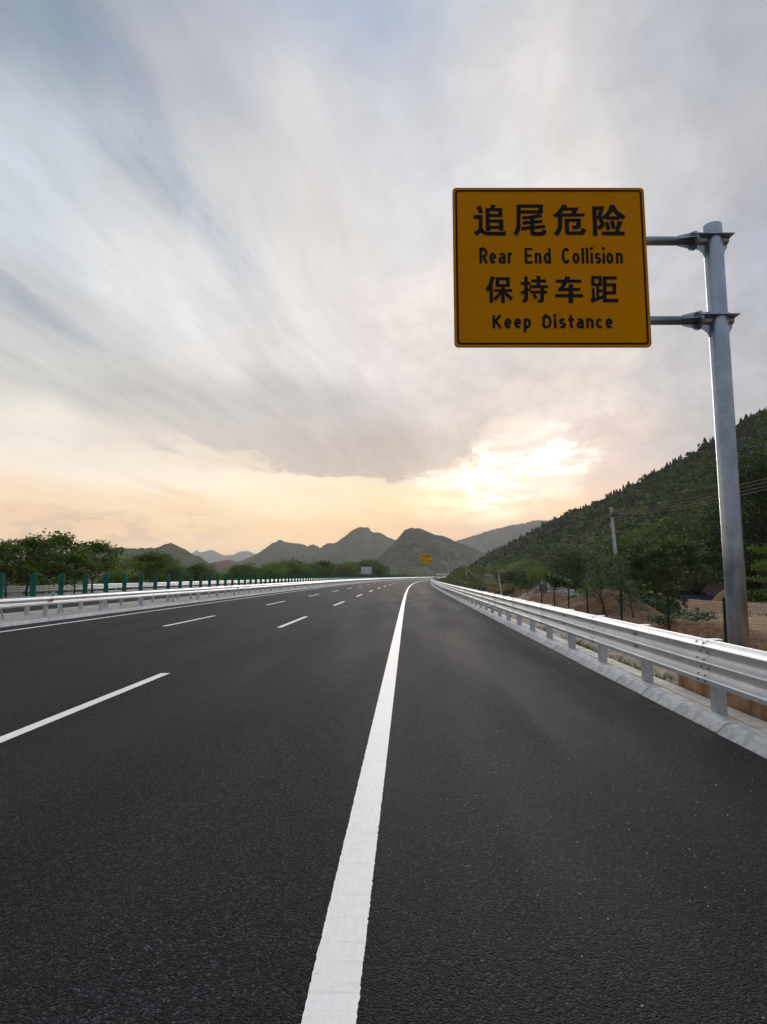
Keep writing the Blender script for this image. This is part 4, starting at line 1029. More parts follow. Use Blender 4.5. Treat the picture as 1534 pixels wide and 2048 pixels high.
# pole
PR = 0.127
ptop = at_n(1420, 452, SD+0.18)[2]
obj('pole', MB().tube([(0, 0, 0.30), (0, 0, 2), (0, 0, ptop-0.02), (0, 0, ptop)], [PR, PR, PR, PR*0.96], 36), 'galvanised_pole', sgn_root)
for o_ in [c for c in sgn_root.children if c.name.startswith('pole')]: o_.data.shade_smooth()
arm_z = [at_n(1340, 482, SD+0.18)[2], at_n(1340, 641, SD+0.18)[2]]
for az_ in arm_z:
    xl = sx0-PXc+0.08
    arm = obj('arm', MB().tube([(xl, 0.0, az_), (-0.30, 0.0, az_)], 0.062, 16), 'galvanised_pole', sgn_root); arm.data.shade_smooth()
    br = MB()
    # collar stub, flange pair, gusset plates
    br.tube([(-0.27, 0, az_), (0.20, 0, az_)], 0.064, 12)
    br.box((-0.035, 0.0, az_+0.035), (0.53, 0.30, 0.012))
    for sy in (0,):
        T = Matrix.Translation((0, 0.005, az_)) @ Matrix.Rotation(math.pi/2, 4, 'X')
        poly = [(-0.28, 0.10), (-0.14, 0.13), (0.14, 0.13), (0.195, 0.10), (0.195, -0.11), (0.17, -0.14), (0.15, -0.19), (0.135, -0.26), (-0.135, -0.26), (-0.16, -0.19), (-0.21, -0.14), (-0.27, -0.12)]
        br.prism(poly, 0.010, T)
    obj('collar', br.mesh('collar'), 'galvanised_pole', sgn_root)
    fl = MB()
    ring = [(0.135*math.cos(k*math.pi/12), 0.135*math.sin(k*math.pi/12)) for k in range(24)]
    for xx in (-0.302, -0.284): fl.prism(ring, 0.014, Matrix.Translation((xx, 0, az_)) @ Matrix.Rotation(math.pi/2, 4, 'Y'))
    fo = obj('flange', fl.mesh('flange'), 'galvanised_pole', sgn_root)
    bo = MB()
    for k in range(8):
        t = math.pi/8+k*math.pi/4; bo.tube([(-0.335, 0.10*math.cos(t), az_+0.10*math.sin(t)), (-0.255, 0.10*math.cos(t), az_+0.10*math.sin(t))], 0.014, 6)
    bb = obj('bolts', bo.mesh('bolts'), 'bolt_steel', fo); bb['kind'] = 'stuff'
    gs = MB()
    for t in (math.pi/2, math.pi, 0, -math.pi/2):
        Mx = Matrix.Translation((-0.31, 0, az_)) @ Matrix.Rotation(t, 4, 'X') @ Matrix.Translation((0, 0.006, 0)) @ Matrix.Rotation(math.pi/2, 4, 'X')
        gs.prism([(0, 0.05), (0, 0.128), (-0.20, 0.078), (-0.22, 0.05)], 0.012, Mx)
    obj('gusset', gs.mesh('gusset'), 'galvanised_pole', sgn_root)
    # clamps behind the panel
    for fx in (0.2, 0.8):
        obj('clamp', MB().box((sx0-PXc+SW*fx, -0.085, az_), (0.06, 0.15, 0.20)), 'galvanised_post', sgn_root)
# foundation
fb = MB(); rows = []
fx0, fx1, fy0, fy1 = 3.90, 5.15, 3.2, 8.85
mbx = MB().box(((fx0+fx1)/2, (fy0+fy1)/2, 0.06), (fx1-fx0, fy1-fy0, 0.80))
bmx = bmesh.new(); me = mbx.mesh('sign_foundation'); bmx.from_mesh(me); bmesh.ops.bevel(bmx, geom=bmx.edges[:], offset=0.02, segments=2, affect='EDGES'); bmx.to_mesh(me); bmx.free()
fo = obj('sign_foundation', me, 'stained_concrete'); tag(fo, 'rust stained concrete block under the sign pole behind the guardrail', 'foundation')

# ------------------------------------------------------------------ small yellow sign far down the road
D2 = 155.0
a = at_d(841.2, 1108, D2); b = at_d(863.8, 1127.4, D2); pc = at_d(870.5, 1140, D2)
r2 = empty('road_sign', (pc[0], D2+0.3, -0.15), 0, 'small distant yellow sign on a cantilever pole at the bend', 'sign')
def L2(x, y, z): return (x-pc[0], y-(D2+0.3), z+0.15)
w2, h2 = b[0]-a[0], a[2]-b[2]
T2 = Matrix.Translation(L2(a[0], D2, b[2])) @ Matrix.Rotation(math.pi/2, 4, 'X')
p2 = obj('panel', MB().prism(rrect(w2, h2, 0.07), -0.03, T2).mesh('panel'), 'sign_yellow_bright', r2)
mb = MB(); border(mb, w2, h2, 0.05, 0.04, T2, 0.006); obj('border', mb, 'sign_black', p2)
def text_on(body, x, y, size, T, parent, sx=1.0):
    cu = bpy.data.curves.new('lettering', 'FONT'); cu.body = body; cu.size = size; cu.offset = size*0.018; cu.resolution_u = 2
    tmp = bpy.data.objects.new('lettering_tmp', cu); COL.objects.link(tmp)
    me = bpy.data.meshes.new_from_object(tmp.evaluated_get(bpy.context.evaluated_depsgraph_get()))
    bpy.data.objects.remove(tmp); me.name = 'lettering'; me.materials.clear(); me.materials.append(MATS['sign_black'])
    o = obj('lettering', me, None, parent); o.matrix_local = T @ Matrix.Translation((x, y, 0.012)) @ Matrix.Diagonal((sx, 1, 1, 1)); return o
text_on('车距确认', w2*0.10, h2*0.70, h2*0.24, T2, p2, 1.05)
text_on('Keep Distance', w2*0.16, h2*0.53, h2*0.13, T2, p2)
text_on('前方', w2*0.10, h2*0.27, h2*0.20, T2, p2)
text_on('Ahead', w2*0.12, h2*0.12, h2*0.10, T2, p2)
text_on('200m', w2*0.50, h2*0.16, h2*0.26, T2, p2)
zt = at_d(870.5, 1112, D2)[2]
obj('pole', MB().tube([L2(pc[0], D2+0.3, -0.15), L2(pc[0], D2+0.3, zt)], 0.14, 12), 'galvanised_pole', r2)
for yy in (1113.8, 1123.6):
    z = at_d(866, yy, D2)[2]
    obj('arm', MB().tube([L2(a[0]+0.2, D2+0.22, z), L2(pc[0]+0.30, D2+0.3, z)], 0.075, 8), 'galvanised_pole', r2)
# back of a board facing the other way
D3 = 262.0
a = at_d(722, 1133.6, D3); b = at_d(743, 1148, D3)
bc = ((a[0]+b[0])/2, D3, -0.3)
r3 = empty('road_sign', bc, 0, 'grey back of a rectangular board on two posts before the left treeline', 'sign')
w3, h3 = b[0]-a[0], a[2]-b[2]
for k in range(4):
    obj('sheet', MB().box((0, 0, b[2]-bc[2]+h3*(k+0.5)/4), (w3, 0.05, h3/4-0.04)), 'sign_back', r3)
for s in (-0.28, 0.28): obj('post', MB().tube([(s*w3, -0.12, -1.5), (s*w3, -0.12, a[2]-bc[2]-0.1)], 0.12, 8), 'galvanised_post', r3)
for q in (0.25, 0.75): obj('rail', MB().box((0, -0.05, b[2]-bc[2]+h3*q), (w3*0.96, 0.06, 0.10)), 'galvanised_post', r3)

# ------------------------------------------------------------------ fence in the field
def fence_mesh_panel(L, Hh=1.72):
    mb = MB(); t = 0.0023
    def bar(p, q):
        d = (Vector(q)-Vector(p)).normalized(); u = d.orthogonal().normalized()*t; v = d.cross(u).normalized()*t
        i = len(mb.v)
        for s in (p, q):
            for k in range(3):
                an = k*2.0944; mb.v.append(tuple(Vector(s)+u*math.cos(an)+v*math.sin(an)))
        for k in range(3): mb.f.append((i+k, i+(k+1) % 3, i+3+(k+1) % 3, i+3+k))
    z = 0.05
    while z < Hh: bar((0, 0, z), (0, L, z)); z += 0.075
    y = 0.075
    while y < L: bar((0, y, 0.05), (0, y, Hh)); y += 0.075
    me = mb.mesh('mesh_panel'); me.materials.append(MATS['fence_green']); return me
fp = [(7.5, q) for q in (8.0, 11.3, 14.4, 17.4, 21.2, 25.0, 27.9, 30.6, 33.6)]
for px, d in ((1092, 38.5), (1086, 43), (1079, 49), (1071, 56), (1064, 64), (1058, 73), (1052, 83), (1040, 92), (1026, 99), (1012, 105), (998, 110), (985, 115), (972, 120), (958, 125), (946, 131), (938, 145), (935, 160), (934, 178), (936, 196)):
    q = at_d(px, 1151, d); fp.append((q[0], d))
fp.insert(0, (7.5, 4.7)); fp.insert(0, (7.5, 1.4))
fz = [float(ground_z(np.array([x]), np.array([y]))[0]) for x, y in fp]
fr = empty('mesh_fence', (fp[0][0], fp[0][1], fz[0]), 0, 'dark green wire mesh fence on thin posts beyond the right guardrail', 'fence')
f0 = Vector((fp[0][0], fp[0][1], fz[0]))
pmf = MB().box((0, 0, 0.86), (0.05, 0.05, 1.92)); pmf.box((0, 0, 1.83), (0.06, 0.06, 0.03)); pmf = pmf.mesh('post'); pmf.materials.append(MATS['fence_green'])
panelm = fence_mesh_panel(3.15)
for k, (x, y) in enumerate(fp):
    zg = 1.10-1.80 if y < 36 else fz[k]
    zg = max(fz[k]-0.25, min(fz[k]+0.05, zg)) if y >= 36 else (-0.72 if not (6.9 < fz[k]) else 0)
    lean = rad(random.uniform(-2.0, 2.0))
    obj('post', pmf, None, fr, Vector((x, y, zg))-f0, (lean, rad(random.uniform(-2, 2)), 0))
    if k < len(fp)-1:
        nx, ny = fp[k+1]; L = math.hypot(nx-x, ny-y); z2 = -0.72 if ny < 36 else fz[k+1]
        obj('mesh_panel', panelm, None, fr, Vector((x, y, zg))-f0, (math.atan2(z2-zg, L), 0, math.atan2(-(nx-x), ny-y)), (1, L/3.15, 1))

# ------------------------------------------------------------------ utility poles and cables
def upole(px_t, py_t, px_b, d, zb, r, label, fit=True):
    t = at_d(px_t, py_t, d); b = at_d(px_b, 1151, d); b[2] = zb
    root = empty('utility_pole', tuple(b), 0, label, 'pole')
    tv = Vector(tuple(t-b))
    obj('shaft', MB().tube([(0, 0, -0.3), tv*0.5, tv], [r*1.25, r*1.1, r*0.85], 10), 'concrete_pole', root)
    if fit:
        obj('bracket', MB().box(tv-Vector((0.05, 0.1, 0.55)), (0.5, 0.06, 0.06)).box(tv-Vector((-0.02, 0.2, 0.8)), (0.22, 0.18, 0.30)), 'dark_fitting', root)
    return Vector(tuple(t)), root
tA, rA = upole(1222, 1014, 1238, 54, -0.7, 0.145, 'concrete utility pole standing in the trees, the closest one to the large sign')
obj('meter_box', MB().box((at_d(1226, 1052, 53.8)-at_d(1238, 1151, 54))+np.array([-0.1, 0, 0.0]) + np.array([0, 0, (1.65-(-0.7))]), (0.22, 0.2, 0.42)), 'concrete_pole', rA)
tB, _ = upole(995.3, 1138, 1004, 105, -2.9, 0.13, 'short leaning utility pole beside the field fence', True)
tC, _ = upole(930.9, 1131.5, 935, 200, -2.6, 0.14, 'utility pole at the foot of the grassy bank on the bend')
tD, _ = upole(900.8, 1123, 905.5, 236, 0.5, 0.14, 'leaning utility pole on the front of the grassy bank')
tE, _ = upole(920.7, 1117, 923.2, 268, 4.2, 0.14, 'utility pole with a dark transformer on top of the grassy bank')
mast_t = at_d(896.3, 1113, 440); mast_b = at_d(896.8, 1150, 440)
ma = empty('mast', (mast_b[0], 440, -1), 0, 'tall thin grey mast behind the small yellow sign', 'mast')
obj('shaft', MB().tube([(0, 0, 0), (mast_t[0]-mast_b[0], 0, mast_t[2]+1)], [0.28, 0.16], 8), 'concrete_pole', ma)
obj('head', MB().box((mast_t[0]-mast_b[0], 0, mast_t[2]+1.1), (0.9, 0.4, 0.3)), 'concrete_pole', ma)
def cable(p, q, sag, r, label, group, jit=0.0):
    pts = []
    for k in range(17):
        t = k/16; v = p.lerp(q, t); v.z -= sag*4*t*(1-t) - jit*math.sin(t*19)*0.05; pts.append(v)
    o = obj('cable', MB().tube(pts, r, 5), 'cable'); tag(o, label, 'cable', group)
off = Vector((0, 0, -0.35))
tR = Vector(tuple(at_d(1640, 925, 27)))
for k in range(4):
    dz = Vector((0.06*k, 0, -0.10*k))
    cable(tA+off+dz, tR+dz*1.4, 0.35+0.07*k, 0.016, 'sagging black cables running from the concrete pole past the large sign', 'cables towards the large sign', 1.0)
for k in range(3):
    dz = Vector((0.05*k, 0, -0.14*k))
    cable(tA+off+dz, tB+Vector((0, 0, -0.15))+dz*0.7, 1.3+0.25*k, 0.022, 'slack cables sloping down from the concrete pole to the short leaning pole', 'cables to the short pole', 0.6)
for k in range(2):
    dz = Vector((0.05*k, 0, -0.25*k))
    cable(tB+dz, tC+dz+Vector((0, 0, -0.2)), 2.0+0.3*k, 0.028, 'slack cables between the short leaning pole and the grassy bank', 'cables to the bank')
    cable(tC+dz, tD+dz+Vector((0, 0, -0.9)), 1.0, 0.03, 'cable strung between the two poles at the grassy bank', 'cables on the bank')
    cable(tD+dz+Vector((0, 0, -0.9)), tE+dz+Vector((0, 0, -0.4)), 2.4, 0.03, 'drooping cable up to the pole with the transformer', 'cables to the transformer')

# ------------------------------------------------------------------ concrete lining and far barrier on the bend
rows = []
for yy, dz in ((255.5, -0.3), (255.6, 0.10), (258.5, 0.16), (262, 0.18), (262.1, -0.4)):
    rows.append([(xc(yy)+X, yy, float(ground_z(np.array([xc(yy)+X]), np.array([yy]))[0])+dz) for X in np.concatenate([np.linspace(4.75, 10, 12), np.linspace(10.4, 14.5, 8)])])
cs = obj('concrete_slope', MB().grid(rows), 'pale_concrete'); tag(cs, 'pale concrete lining along the top of the grassy bank', 'slope')
wb = at_d(888, 1149, 430)
wr = empty('parapet', (wb[0], 430, -1.0), 0, 'low white parapet across the far end of the road', 'barrier')
obj('rail', MB().box((0, 0, wb[2]+1.6), (11.5, 0.3, 0.5)), 'white_paint', wr); obj('wall', MB().box((0, 0.1, wb[2]+0.4), (11.5, 0.3, 1.3)), 'pale_concrete', wr)
for k in range(7): obj('post', MB().box((-5.4+1.8*k, -0.05, wb[2]+0.9), (0.25, 0.3, 1.0)), 'white_paint', wr)

# ------------------------------------------------------------------ trees
def gz(x, y): return float(ground_z(np.array([x]), np.array([y]))[0])
# left row beyond the opposite carriageway
TOPS = [(-60,1085),(0,1092),(30,1080),(60,1071),(90,1074),(120,1069),(150,1077),(185,1079),(208,1090),(226,1122),(258,1120),(282,1110),(303,1104),(325,1114),(345,1126),(375,1129),(410,1134),(440,1137),(470,1134),(492,1129),(515,1138),(540,1131),(575,1120),(620,1128),(650,1123),(690,1129),(720,1127),(740,1121),(770,1126),(800,1128),(830,1133),(850,1141),(872,1149)]
tx = np.array([t[0] for t in TOPS], float); ty = np.array([t[1] for t in TOPS], float)
def projx(p):
    v = np.array(p, float)-[0, 0, CAMH]; z = v @ cF; return 767+FPX*(v @ cR)/z
hero = [(14, 42.0, 'leafy tree at the left frame edge behind the opposite guardrail'), (58, 45.0, 'tall airy tree with open crown, leftmost of the tall left trees'),
        (122, 50.0, 'tallest airy tree of the left group, above the second green blade'), (186, 56.0, 'dense rounded tree at the right end of the tall left group'),
        (150, 47.0, 'lower yellowish green tree in front of the tall left group'), (300, 72.0, 'rounded tree standing alone right of the tall left group')]
used = []
for k, (px, d, lb) in enumerate(hero):
    q = at_d(px, 1151, d); z = gz(q[0], d); top = at_d(px, np.interp(px, tx, ty) + (28 if k == 4 else 0), d)[2]
    plant_tree('locust_tree', 'locust', k % 4, 'leaf_bright' if k == 4 and False else 'leaf_locust', (q[0], d, z), (top-z)*1.02, lb, 'trees along the opposite carriageway', 1.0); used.append(px)
y = 34.0; k = 0
while y < 335:
    X = -36.0 - random.random()*7.0 - (4 if y > 220 else 0); p = (xc(y)+X, y); px = projx((p[0], p[1], 1.65)); k += 1
    step = random.uniform(2.6, 4.4) if y > 120 else random.uniform(2.3, 3.6)
    if px > -220 and not (y < 64 and px > -20) and not any(abs(px-u) < 16 for u in used):
        z = gz(*p); tpx = np.interp(px, tx, ty)
        top = at_d(max(px, -60), tpx, y)[2]; Hh = max(2.2, (top-z)*(random.uniform(0.66, 1.10) if y > 80 else random.uniform(0.55, 0.85)))
        st, mt = random.choice([('locust', 'leaf_locust'), ('broad', 'leaf_broad'), ('broad', 'leaf_locust'), ('locust', 'leaf_broad'), ('broad', 'leaf_fresh')])
        far = 'leafy tree in the dark row behind the opposite guardrail' if y < 120 else 'tree in the continuous far treeline left of the bend'
        plant_tree('roadside_tree', st, k % 4, mt, (p[0], y, z), Hh, far, 'roadside trees on the left' if y < 120 else 'far left treeline', 1.1 if st == 'locust' else 0.95)
    y += step
# low shrubs under the left row
for y in np.arange(34, 215, 2.6):
    X = -34.6-random.random()*2.5; p = (xc(y)+X, y)
    k = int(y*3) % 4; key = ('lowbush', k)
    if key not in TREES:
        TREES[key] = fast_quads('foliage', bush_quads(k+50, 420, 1.0, 0.28, 0.8), 'leaf_dark' if k % 2 else 'leaf_broad')
        sm = MB()
        for q in range(4): sm.tube([(0.05*q-.1, 0, -0.1), (math.cos(q*1.6)*0.3, math.sin(q*1.6)*0.3, 0.6)], [0.03, 0.012], 5)
        TREES[('stem', k)] = sm.mesh('stem'); TREES[('stem', k)].materials.append(MATS['bark'])
    t = empty('shrub', (p[0], y, gz(*p)), random.random()*6, 'low shrub under the trees behind the opposite guardrail', 'shrub', 'shrubs under the left trees'); s = random.uniform(1.0, 1.7); t.scale = (s, s, s)
    obj('foliage', TREES[key], None, t); obj('stem', TREES[('stem', k)], None, t)

# belt of trees at the foot of the hillside
k = 0
def slope_spot(px, t):
    """a spot on the hillside: t < 0 in front of its foot"""
    i = (px-930)/(1950-930)*(NC-1)
    if t >= 0: return hill_point(i, t)
    p = hill_point(i, 0.0)*(1+t); p[2] = gz(p[0], p[1]); return p
for i in range(58):
    px = 985 + (1640-985)*(i+random.random()*0.8)/58
    t = random.uniform(0.04, 0.24) if px < 1130 else random.uniform(-0.08, 0.20)
    p = slope_spot(px, t)
    Hh = random.uniform(4.5, 7.5) if px < 1150 else random.uniform(7.0, 11.5)*(1.0 if t < 0.1 else 0.8)
    st, mt = random.choice([('broad', 'leaf_broad'), ('broad', 'leaf_dark'), ('broad', 'leaf_broad'), ('locust', 'leaf_dark'), ('poplar', 'leaf_dark')])
    plant_tree('woodland_tree', st, k % 4, mt, (p[0], p[1], p[2]-0.3), Hh, 'dark leafy tree in the belt at the foot of the wooded hillside', 'trees at the foot of the hillside', 1.15 if st != 'poplar' else 1.6, H0=11.0 if px >= 1150 and st == 'broad' else 6.5); k += 1
for px, t, Hh, lb in ((1010, .06, 6.0, 'light green bushy tree at the lower left of the hillside'), (1032, .08, 7.0, 'light green tree next to the field corner below the hillside'), (1058, .10, 7.0, 'yellow green tree where the bank meets the wooded slope'), (1080, .05, 6.0, 'bright green low tree above the rubble heap'), (990, .05, 5.0, 'small pale green tree at the left tip of the wooded slope')):
    p = slope_spot(px, t); plant_tree('broadleaf_tree', 'broad', k % 4, 'leaf_fresh', (p[0], p[1], p[2]-0.3), Hh, lb, None, 1.4); k += 1
# trees standing in the field
def field_tree(px, d, top_px, style, v, mat, label, wide=1.0, name='tree', lift=0.0):
    q = at_d(px, 1151, d); z = gz(q[0], d)-0.05; top = at_d(px, top_px, d)[2]
    return plant_tree(name, style, v, mat, (q[0], d, z+lift), top-z, label, None, wide, H0=15.0 if style == 'poplar' else 6.5)
field_tree(1350, 57, 1080, 'pine', 0, 'leaf_pine', 'dark flat-crowned pine with a bent trunk at the field edge', 1.05, 'pine_tree')
field_tree(1290, 45, 1094, 'pine', 1, 'leaf_pine', 'dark spreading pine between the silver saplings and the bent pine', 1.0, 'pine_tree')
field_tree(1243, 43, 1104, 'pine', 2, 'leaf_dark', 'dark bushy pine right behind the silver leaved saplings', 1.0, 'pine_tree')
field_tree(1402, 66, 1100, 'pine', 3, 'leaf_pine', 'smaller dark pine just left of the sign pole', 1.0, 'pine_tree')
field_tree(1205, 28.5, 1092, 'sapling', 0, 'leaf_silver', 'tall silver leaved sapling on the dirt mound behind the fence', 1.0, 'poplar_sapling')
field_tree(1238, 27.5, 1110, 'sapling', 1, 'leaf_silver', 'shorter silver leaved sapling beside the taller one behind the fence', 1.1, 'poplar_sapling')
field_tree(1178, 31, 1150, 'sapling', 2, 'leaf_dark', 'small dark sapling at the left foot of the silver saplings', 1.4, 'sapling')
field_tree(1262, 26.5, 1172, 'sapling', 3, 'leaf_dark', 'low dark sapling at the right foot of the silver saplings', 1.6, 'sapling')
field_tree(1523, 62, 905, 'poplar', 0, 'leaf_dark', 'very tall dark poplar to the right of the sign pole', 1.15, 'poplar_tree')
field_tree(1600, 58, 872, 'poplar', 1, 'leaf_dark', 'tall dark poplar at the right frame edge', 1.2, 'poplar_tree')
field_tree(1470, 76, 985, 'poplar', 2, 'leaf_dark', 'dark poplar hidden partly behind the sign pole', 1.2, 'poplar_tree')
field_tree(1572, 44, 1082, 'acacia', 0, 'leaf_bright', 'bright yellow green acacia reaching in at the right edge', 1.1, 'acacia_tree')
# ridge conifers, each its own tree
cyp = []
for v in range(5):
    cyp.append(fast_quads('crown', cypress_quads(v, 360, 1.0, 0.36+0.05*(v % 3), 0.17), 'leaf_cypress'))
ctm = MB().tube([(0, 0, -0.1), (0, 0, 0.6)], [0.03, 0.012], 5).mesh('trunk'); ctm.materials.append(MATS['bark'])
nR = 130
for k in range(nR):
    i = (k+random.random())/nR*NC*0.74 + 4; t = 1.0-random.random()**1.3*0.12
    p = hill_point(i, t); s = random.uniform(2.6, 5.0)*(1.25 if random.random() < 0.2 else 1)
    w = s*random.uniform(0.50, 0.90)
    e = empty('cypress_tree', tuple(p-np.array([0, 0, 0.2])), random.random()*6, 'small dark conifer on the skyline of the wooded hillside', 'tree', 'conifers along the hillside skyline'); e.scale = (w, w, s)
    obj('crown', cyp[k % 5], None, e); obj('trunk', ctm, None, e)

def scatter(name, protos, pts, scales, mat, label, zs=None):
    Q = []
    rng = np.random.default_rng(len(pts))
    for k in range(len(pts)):
        q = protos[k % len(protos)]; a = rng.random()*6.283; ca, sa = math.cos(a), math.sin(a)
        M = np.array([[ca, -sa, 0], [sa, ca, 0], [0, 0, 1.0]])*scales[k]
        if zs is not None: M[2, 2] = zs[k]
        Q.append(q @ M.T + pts[k])
    o = obj(name, fast_quads(name, np.concatenate(Q), mat)); tag(o, label, kind='stuff'); return o
# scrub over the hillside
bp = [bush_quads(s, 70, 1.0, 0.62, 0.75) for s in range(6)]
pts = []; sc = []
for k in range(6600):
    i = random.random()*NC*0.84 if k < 5400 else NC*0.82+random.random()*(len(HQ)-NC*0.84); t = random.random()**0.72
    n = float(fbm(i*0.22, t*9.0, 3))
    if n < -0.16 and t > 0.3 and random.random() < 0.6: continue
    pts.append(hill_point(i, t)-np.array([0, 0, 0.3])); sc.append(random.uniform(1.0, 2.6)*(1.2 if t < 0.35 else 1.0))
scatter('scrub', bp, pts, sc, 'leaf_scrub', 'green scrub covering the right hillside')
cpq = [cypress_quads(20+v, 70, 1.0, 0.36, 0.24) for v in range(4)]
pts = []; sc = []; zs = []
for k in range(1900):
    i = random.random()*NC*0.84 if k < 1500 else NC*0.82+random.random()*(len(HQ)-NC*0.84); t = 0.15+0.83*random.random()**0.7
    if float(fbm(i*0.13+50, t*6.0, 3)) < -0.06: continue
    pts.append(hill_point(i, t)-np.array([0, 0, 0.2])); s = random.uniform(1.8, 4.2); sc.append(s*random.uniform(0.9, 1.3)); zs.append(s)
scatter('conifer_wood', cpq, pts, sc, 'leaf_cypress', 'dark conifers dotted over the right hillside', zs)
# bushes over the crest of the mid hills so that their outline is not bare
# grass and weeds
def blades(name, pts, h, mat, label, per=9, w=0.018, spread=0.16):
    rng = np.random.default_rng(len(pts)); P = np.repeat(np.array(pts), per, axis=0); n = len(P)
    P = P + np.column_stack([rng.normal(size=n)*spread, rng.normal(size=n)*spread, np.zeros(n)])
    a = rng.random(n)*6.283; hh = h*(0.45+0.9*rng.random(n)); ln = rng.normal(size=(n, 2))*0.35*hh[:, None]
    ww = w*(0.6+0.8*rng.random(n))
    dx = np.column_stack([np.cos(a)*ww, np.sin(a)*ww, np.zeros(n)])
    tip = P+np.column_stack([ln[:, 0], ln[:, 1], hh]); mid = (P+tip)/2+np.column_stack([-ln[:, 0]*0.15, -ln[:, 1]*0.15, hh*0.08])
    o = obj(name, fast_quads(name, np.stack([P-dx, P+dx, mid+dx*0.8, tip], axis=1), mat)); tag(o, label, kind='stuff'); return o
pts = []
for k in range(1500):
    y = random.uniform(3, 70); X = random.choice([random.uniform(3.88, 4.05), random.uniform(5.6, 7.2), random.uniform(5.3, 6.4)])
    if X < 4.2 and y < 9.3: continue
    if float(fbm(X*0.8, y*0.35, 3)) < -0.08: continue
    x = xc(y)+X; pts.append((x, y, gz(x, y)))
blades('verge_grass', pts, 0.15, 'grass_blade', 'weeds and grass in the ditch behind the right guardrail', per=26, w=0.005, spread=0.13)
pts = []
for k in range(2600):
    y = random.uniform(12, 110)**1.0; x = xc(y)+7.6+random.random()**1.3*40
    if float(fbm(x*0.16+9, y*0.16, 4)) < 0.07: continue
    pts.append((x, y, gz(x, y)))
blades('field_weeds', pts, 0.22, 'grass_blade', 'patchy weeds growing on the bare field', per=16, w=0.012, spread=0.3)
pts = []
for k in range(3800):
    y = random.uniform(160, 300); X = 4.8+random.random()*13; x = xc(y)+X; pts.append((x, y, gz(x, y)))
blades('bank_grass', pts, 0.55, 'grass_blade', 'green grass covering the bank on the bend', per=10, w=0.07, spread=0.6)
pts = []
for k in range(1500):
    y = random.uniform(105, 250); x = at_d(random.uniform(935, 1130), 1151, y)[0]
    if x-xc(y) < 12: continue
    pts.append((x, y, gz(x, y)))
blades('dry_grass', pts, 0.6, 'dry_grass', 'tawny dry grass below the wooded slope', per=10, w=0.05, spread=0.7)
pts = []
for k in range(3000):
    y = random.uniform(205, 380); X = -37-random.random()*22; x = xc(y)+X; pts.append((x, y, gz(x, y)))
blades('mound_grass', pts, 0.6, 'grass_blade', 'grass on the low mound under the far treeline', per=8, w=0.09, spread=0.9)
pts = []
for k in range(1600):
    y = random.uniform(28, 150); X = -32.2-random.random()*6; x = xc(y)+X; pts.append((x, y, gz(x, y)))
blades('left_grass', pts, 0.5, 'grass_blade', 'rough grass behind the opposite guardrail', per=10, w=0.03, spread=0.4)
# single field shrubs
for k, (px, d, s, mt, lb) in enumerate(((1368, 23.5, 0.42, 'leaf_locust', 'small green shrub on the field between two fence posts'), (1428, 24, 0.3, 'leaf_broad', 'tiny shrub on the pale track left of the sign pole'), (1390, 31, 0.8, 'leaf_silver', 'cut brush lying at the start of the pale track'),
        (1110, 60, 1.5, 'leaf_dark', 'dark shrub at the top of the rubble heap'), (1160, 40, 1.3, 'leaf_bright', 'bright green shrub behind the left dirt mound'), (1085, 95, 1.9, 'leaf_bright', 'light green shrub at the back of the field'), (1010, 120, 1.6, 'leaf_dark', 'dark round shrub by the short leaning pole'),
        (1525, 55, 1.5, 'leaf_bright', 'low bright green bush right of the sign pole'), (1222, 33.5, 1.75, 'leaf_dark', 'large dark bush at the feet of the silver saplings'), (1272, 35, 1.8, 'leaf_pine', 'large dark green bush under the spreading pine'), (1318, 37.5, 1.4, 'leaf_pine', 'rounded dark bush below the bent pine'),
        (958, 150, 1.7, 'leaf_dark', 'small dark tree-like shrub on the dry grass slope'), (1330, 22.5, 0.45, 'leaf_dark', 'dark weed clump on the slope of the right dirt mound'))):
    q = at_d(px, 1151, d)
    e = empty('shrub', (q[0], d, gz(q[0], d)-0.05), k, lb, 'shrub'); e.scale = (s, s, s*0.9)
    obj('foliage', fast_quads('foliage', bush_quads(80+k, 420, 1.0, 0.20 if s < 1 else 0.26, 0.8), mt), None, e)
    obj('stem', MB().tube([(0, 0, 0), (0.1, 0.05, 0.5)], [0.04, 0.015], 5), 'bark', e)

# ------------------------------------------------------------------ rubble, litter and odd things on the field
def stones(name, spots, mat, label, kind='stuff'):
    mb = MB()
    for x, y, z, r in spots:
        rr = random.Random(x*31+y); M = Matrix.Rotation(rr.random()*6, 3, Vector((rr.random(), rr.random(), rr.random()+.1)).normalized())
        i = len(mb.v)
        for p in ((1,0,0),(-1,0,0),(0,1,0),(0,-1,0),(0,0,1),(0,0,-1),(.6,.6,.5),(-.6,.55,-.4)):
            q = M @ Vector(p)*r*(0.7+0.6*rr.random()); mb.v.append((x+q.x, y+q.y, z+q.z*0.75))
        for f in ((0,6,4),(6,2,4),(2,1,4),(1,3,4),(3,0,4),(0,2,6),(2,0,5),(1,2,7),(7,2,5),(1,7,5),(3,1,5),(0,3,5)): mb.f.append(tuple(i+k for k in f))
    o = obj(name, mb, mat); tag(o, label, kind=kind); return o
sp = []
for k in range(700):
    u = random.gauss(0, 1); v = random.gauss(0, 1); x, y = 14.5+u*1.3, 60+v*3.4
    sp.append((x, y, gz(x, y)+0.02, random.uniform(0.06, 0.26)))
for k in range(200):
    x, y = 9.6+random.gauss(0, 0.9), 50+random.gauss(0, 4); sp.append((x, y, gz(x, y), random.uniform(0.05, 0.2)))
for k in range(160):
    y = 178+random.gauss(0, 5); x = xc(y)+11+random.gauss(0, 1.3); sp.append((x, y, gz(x, y), random.uniform(0.15, 0.5)))
stones('rubble', sp, 'rubble_stone', 'heaps of pale broken rubble along the field fence')
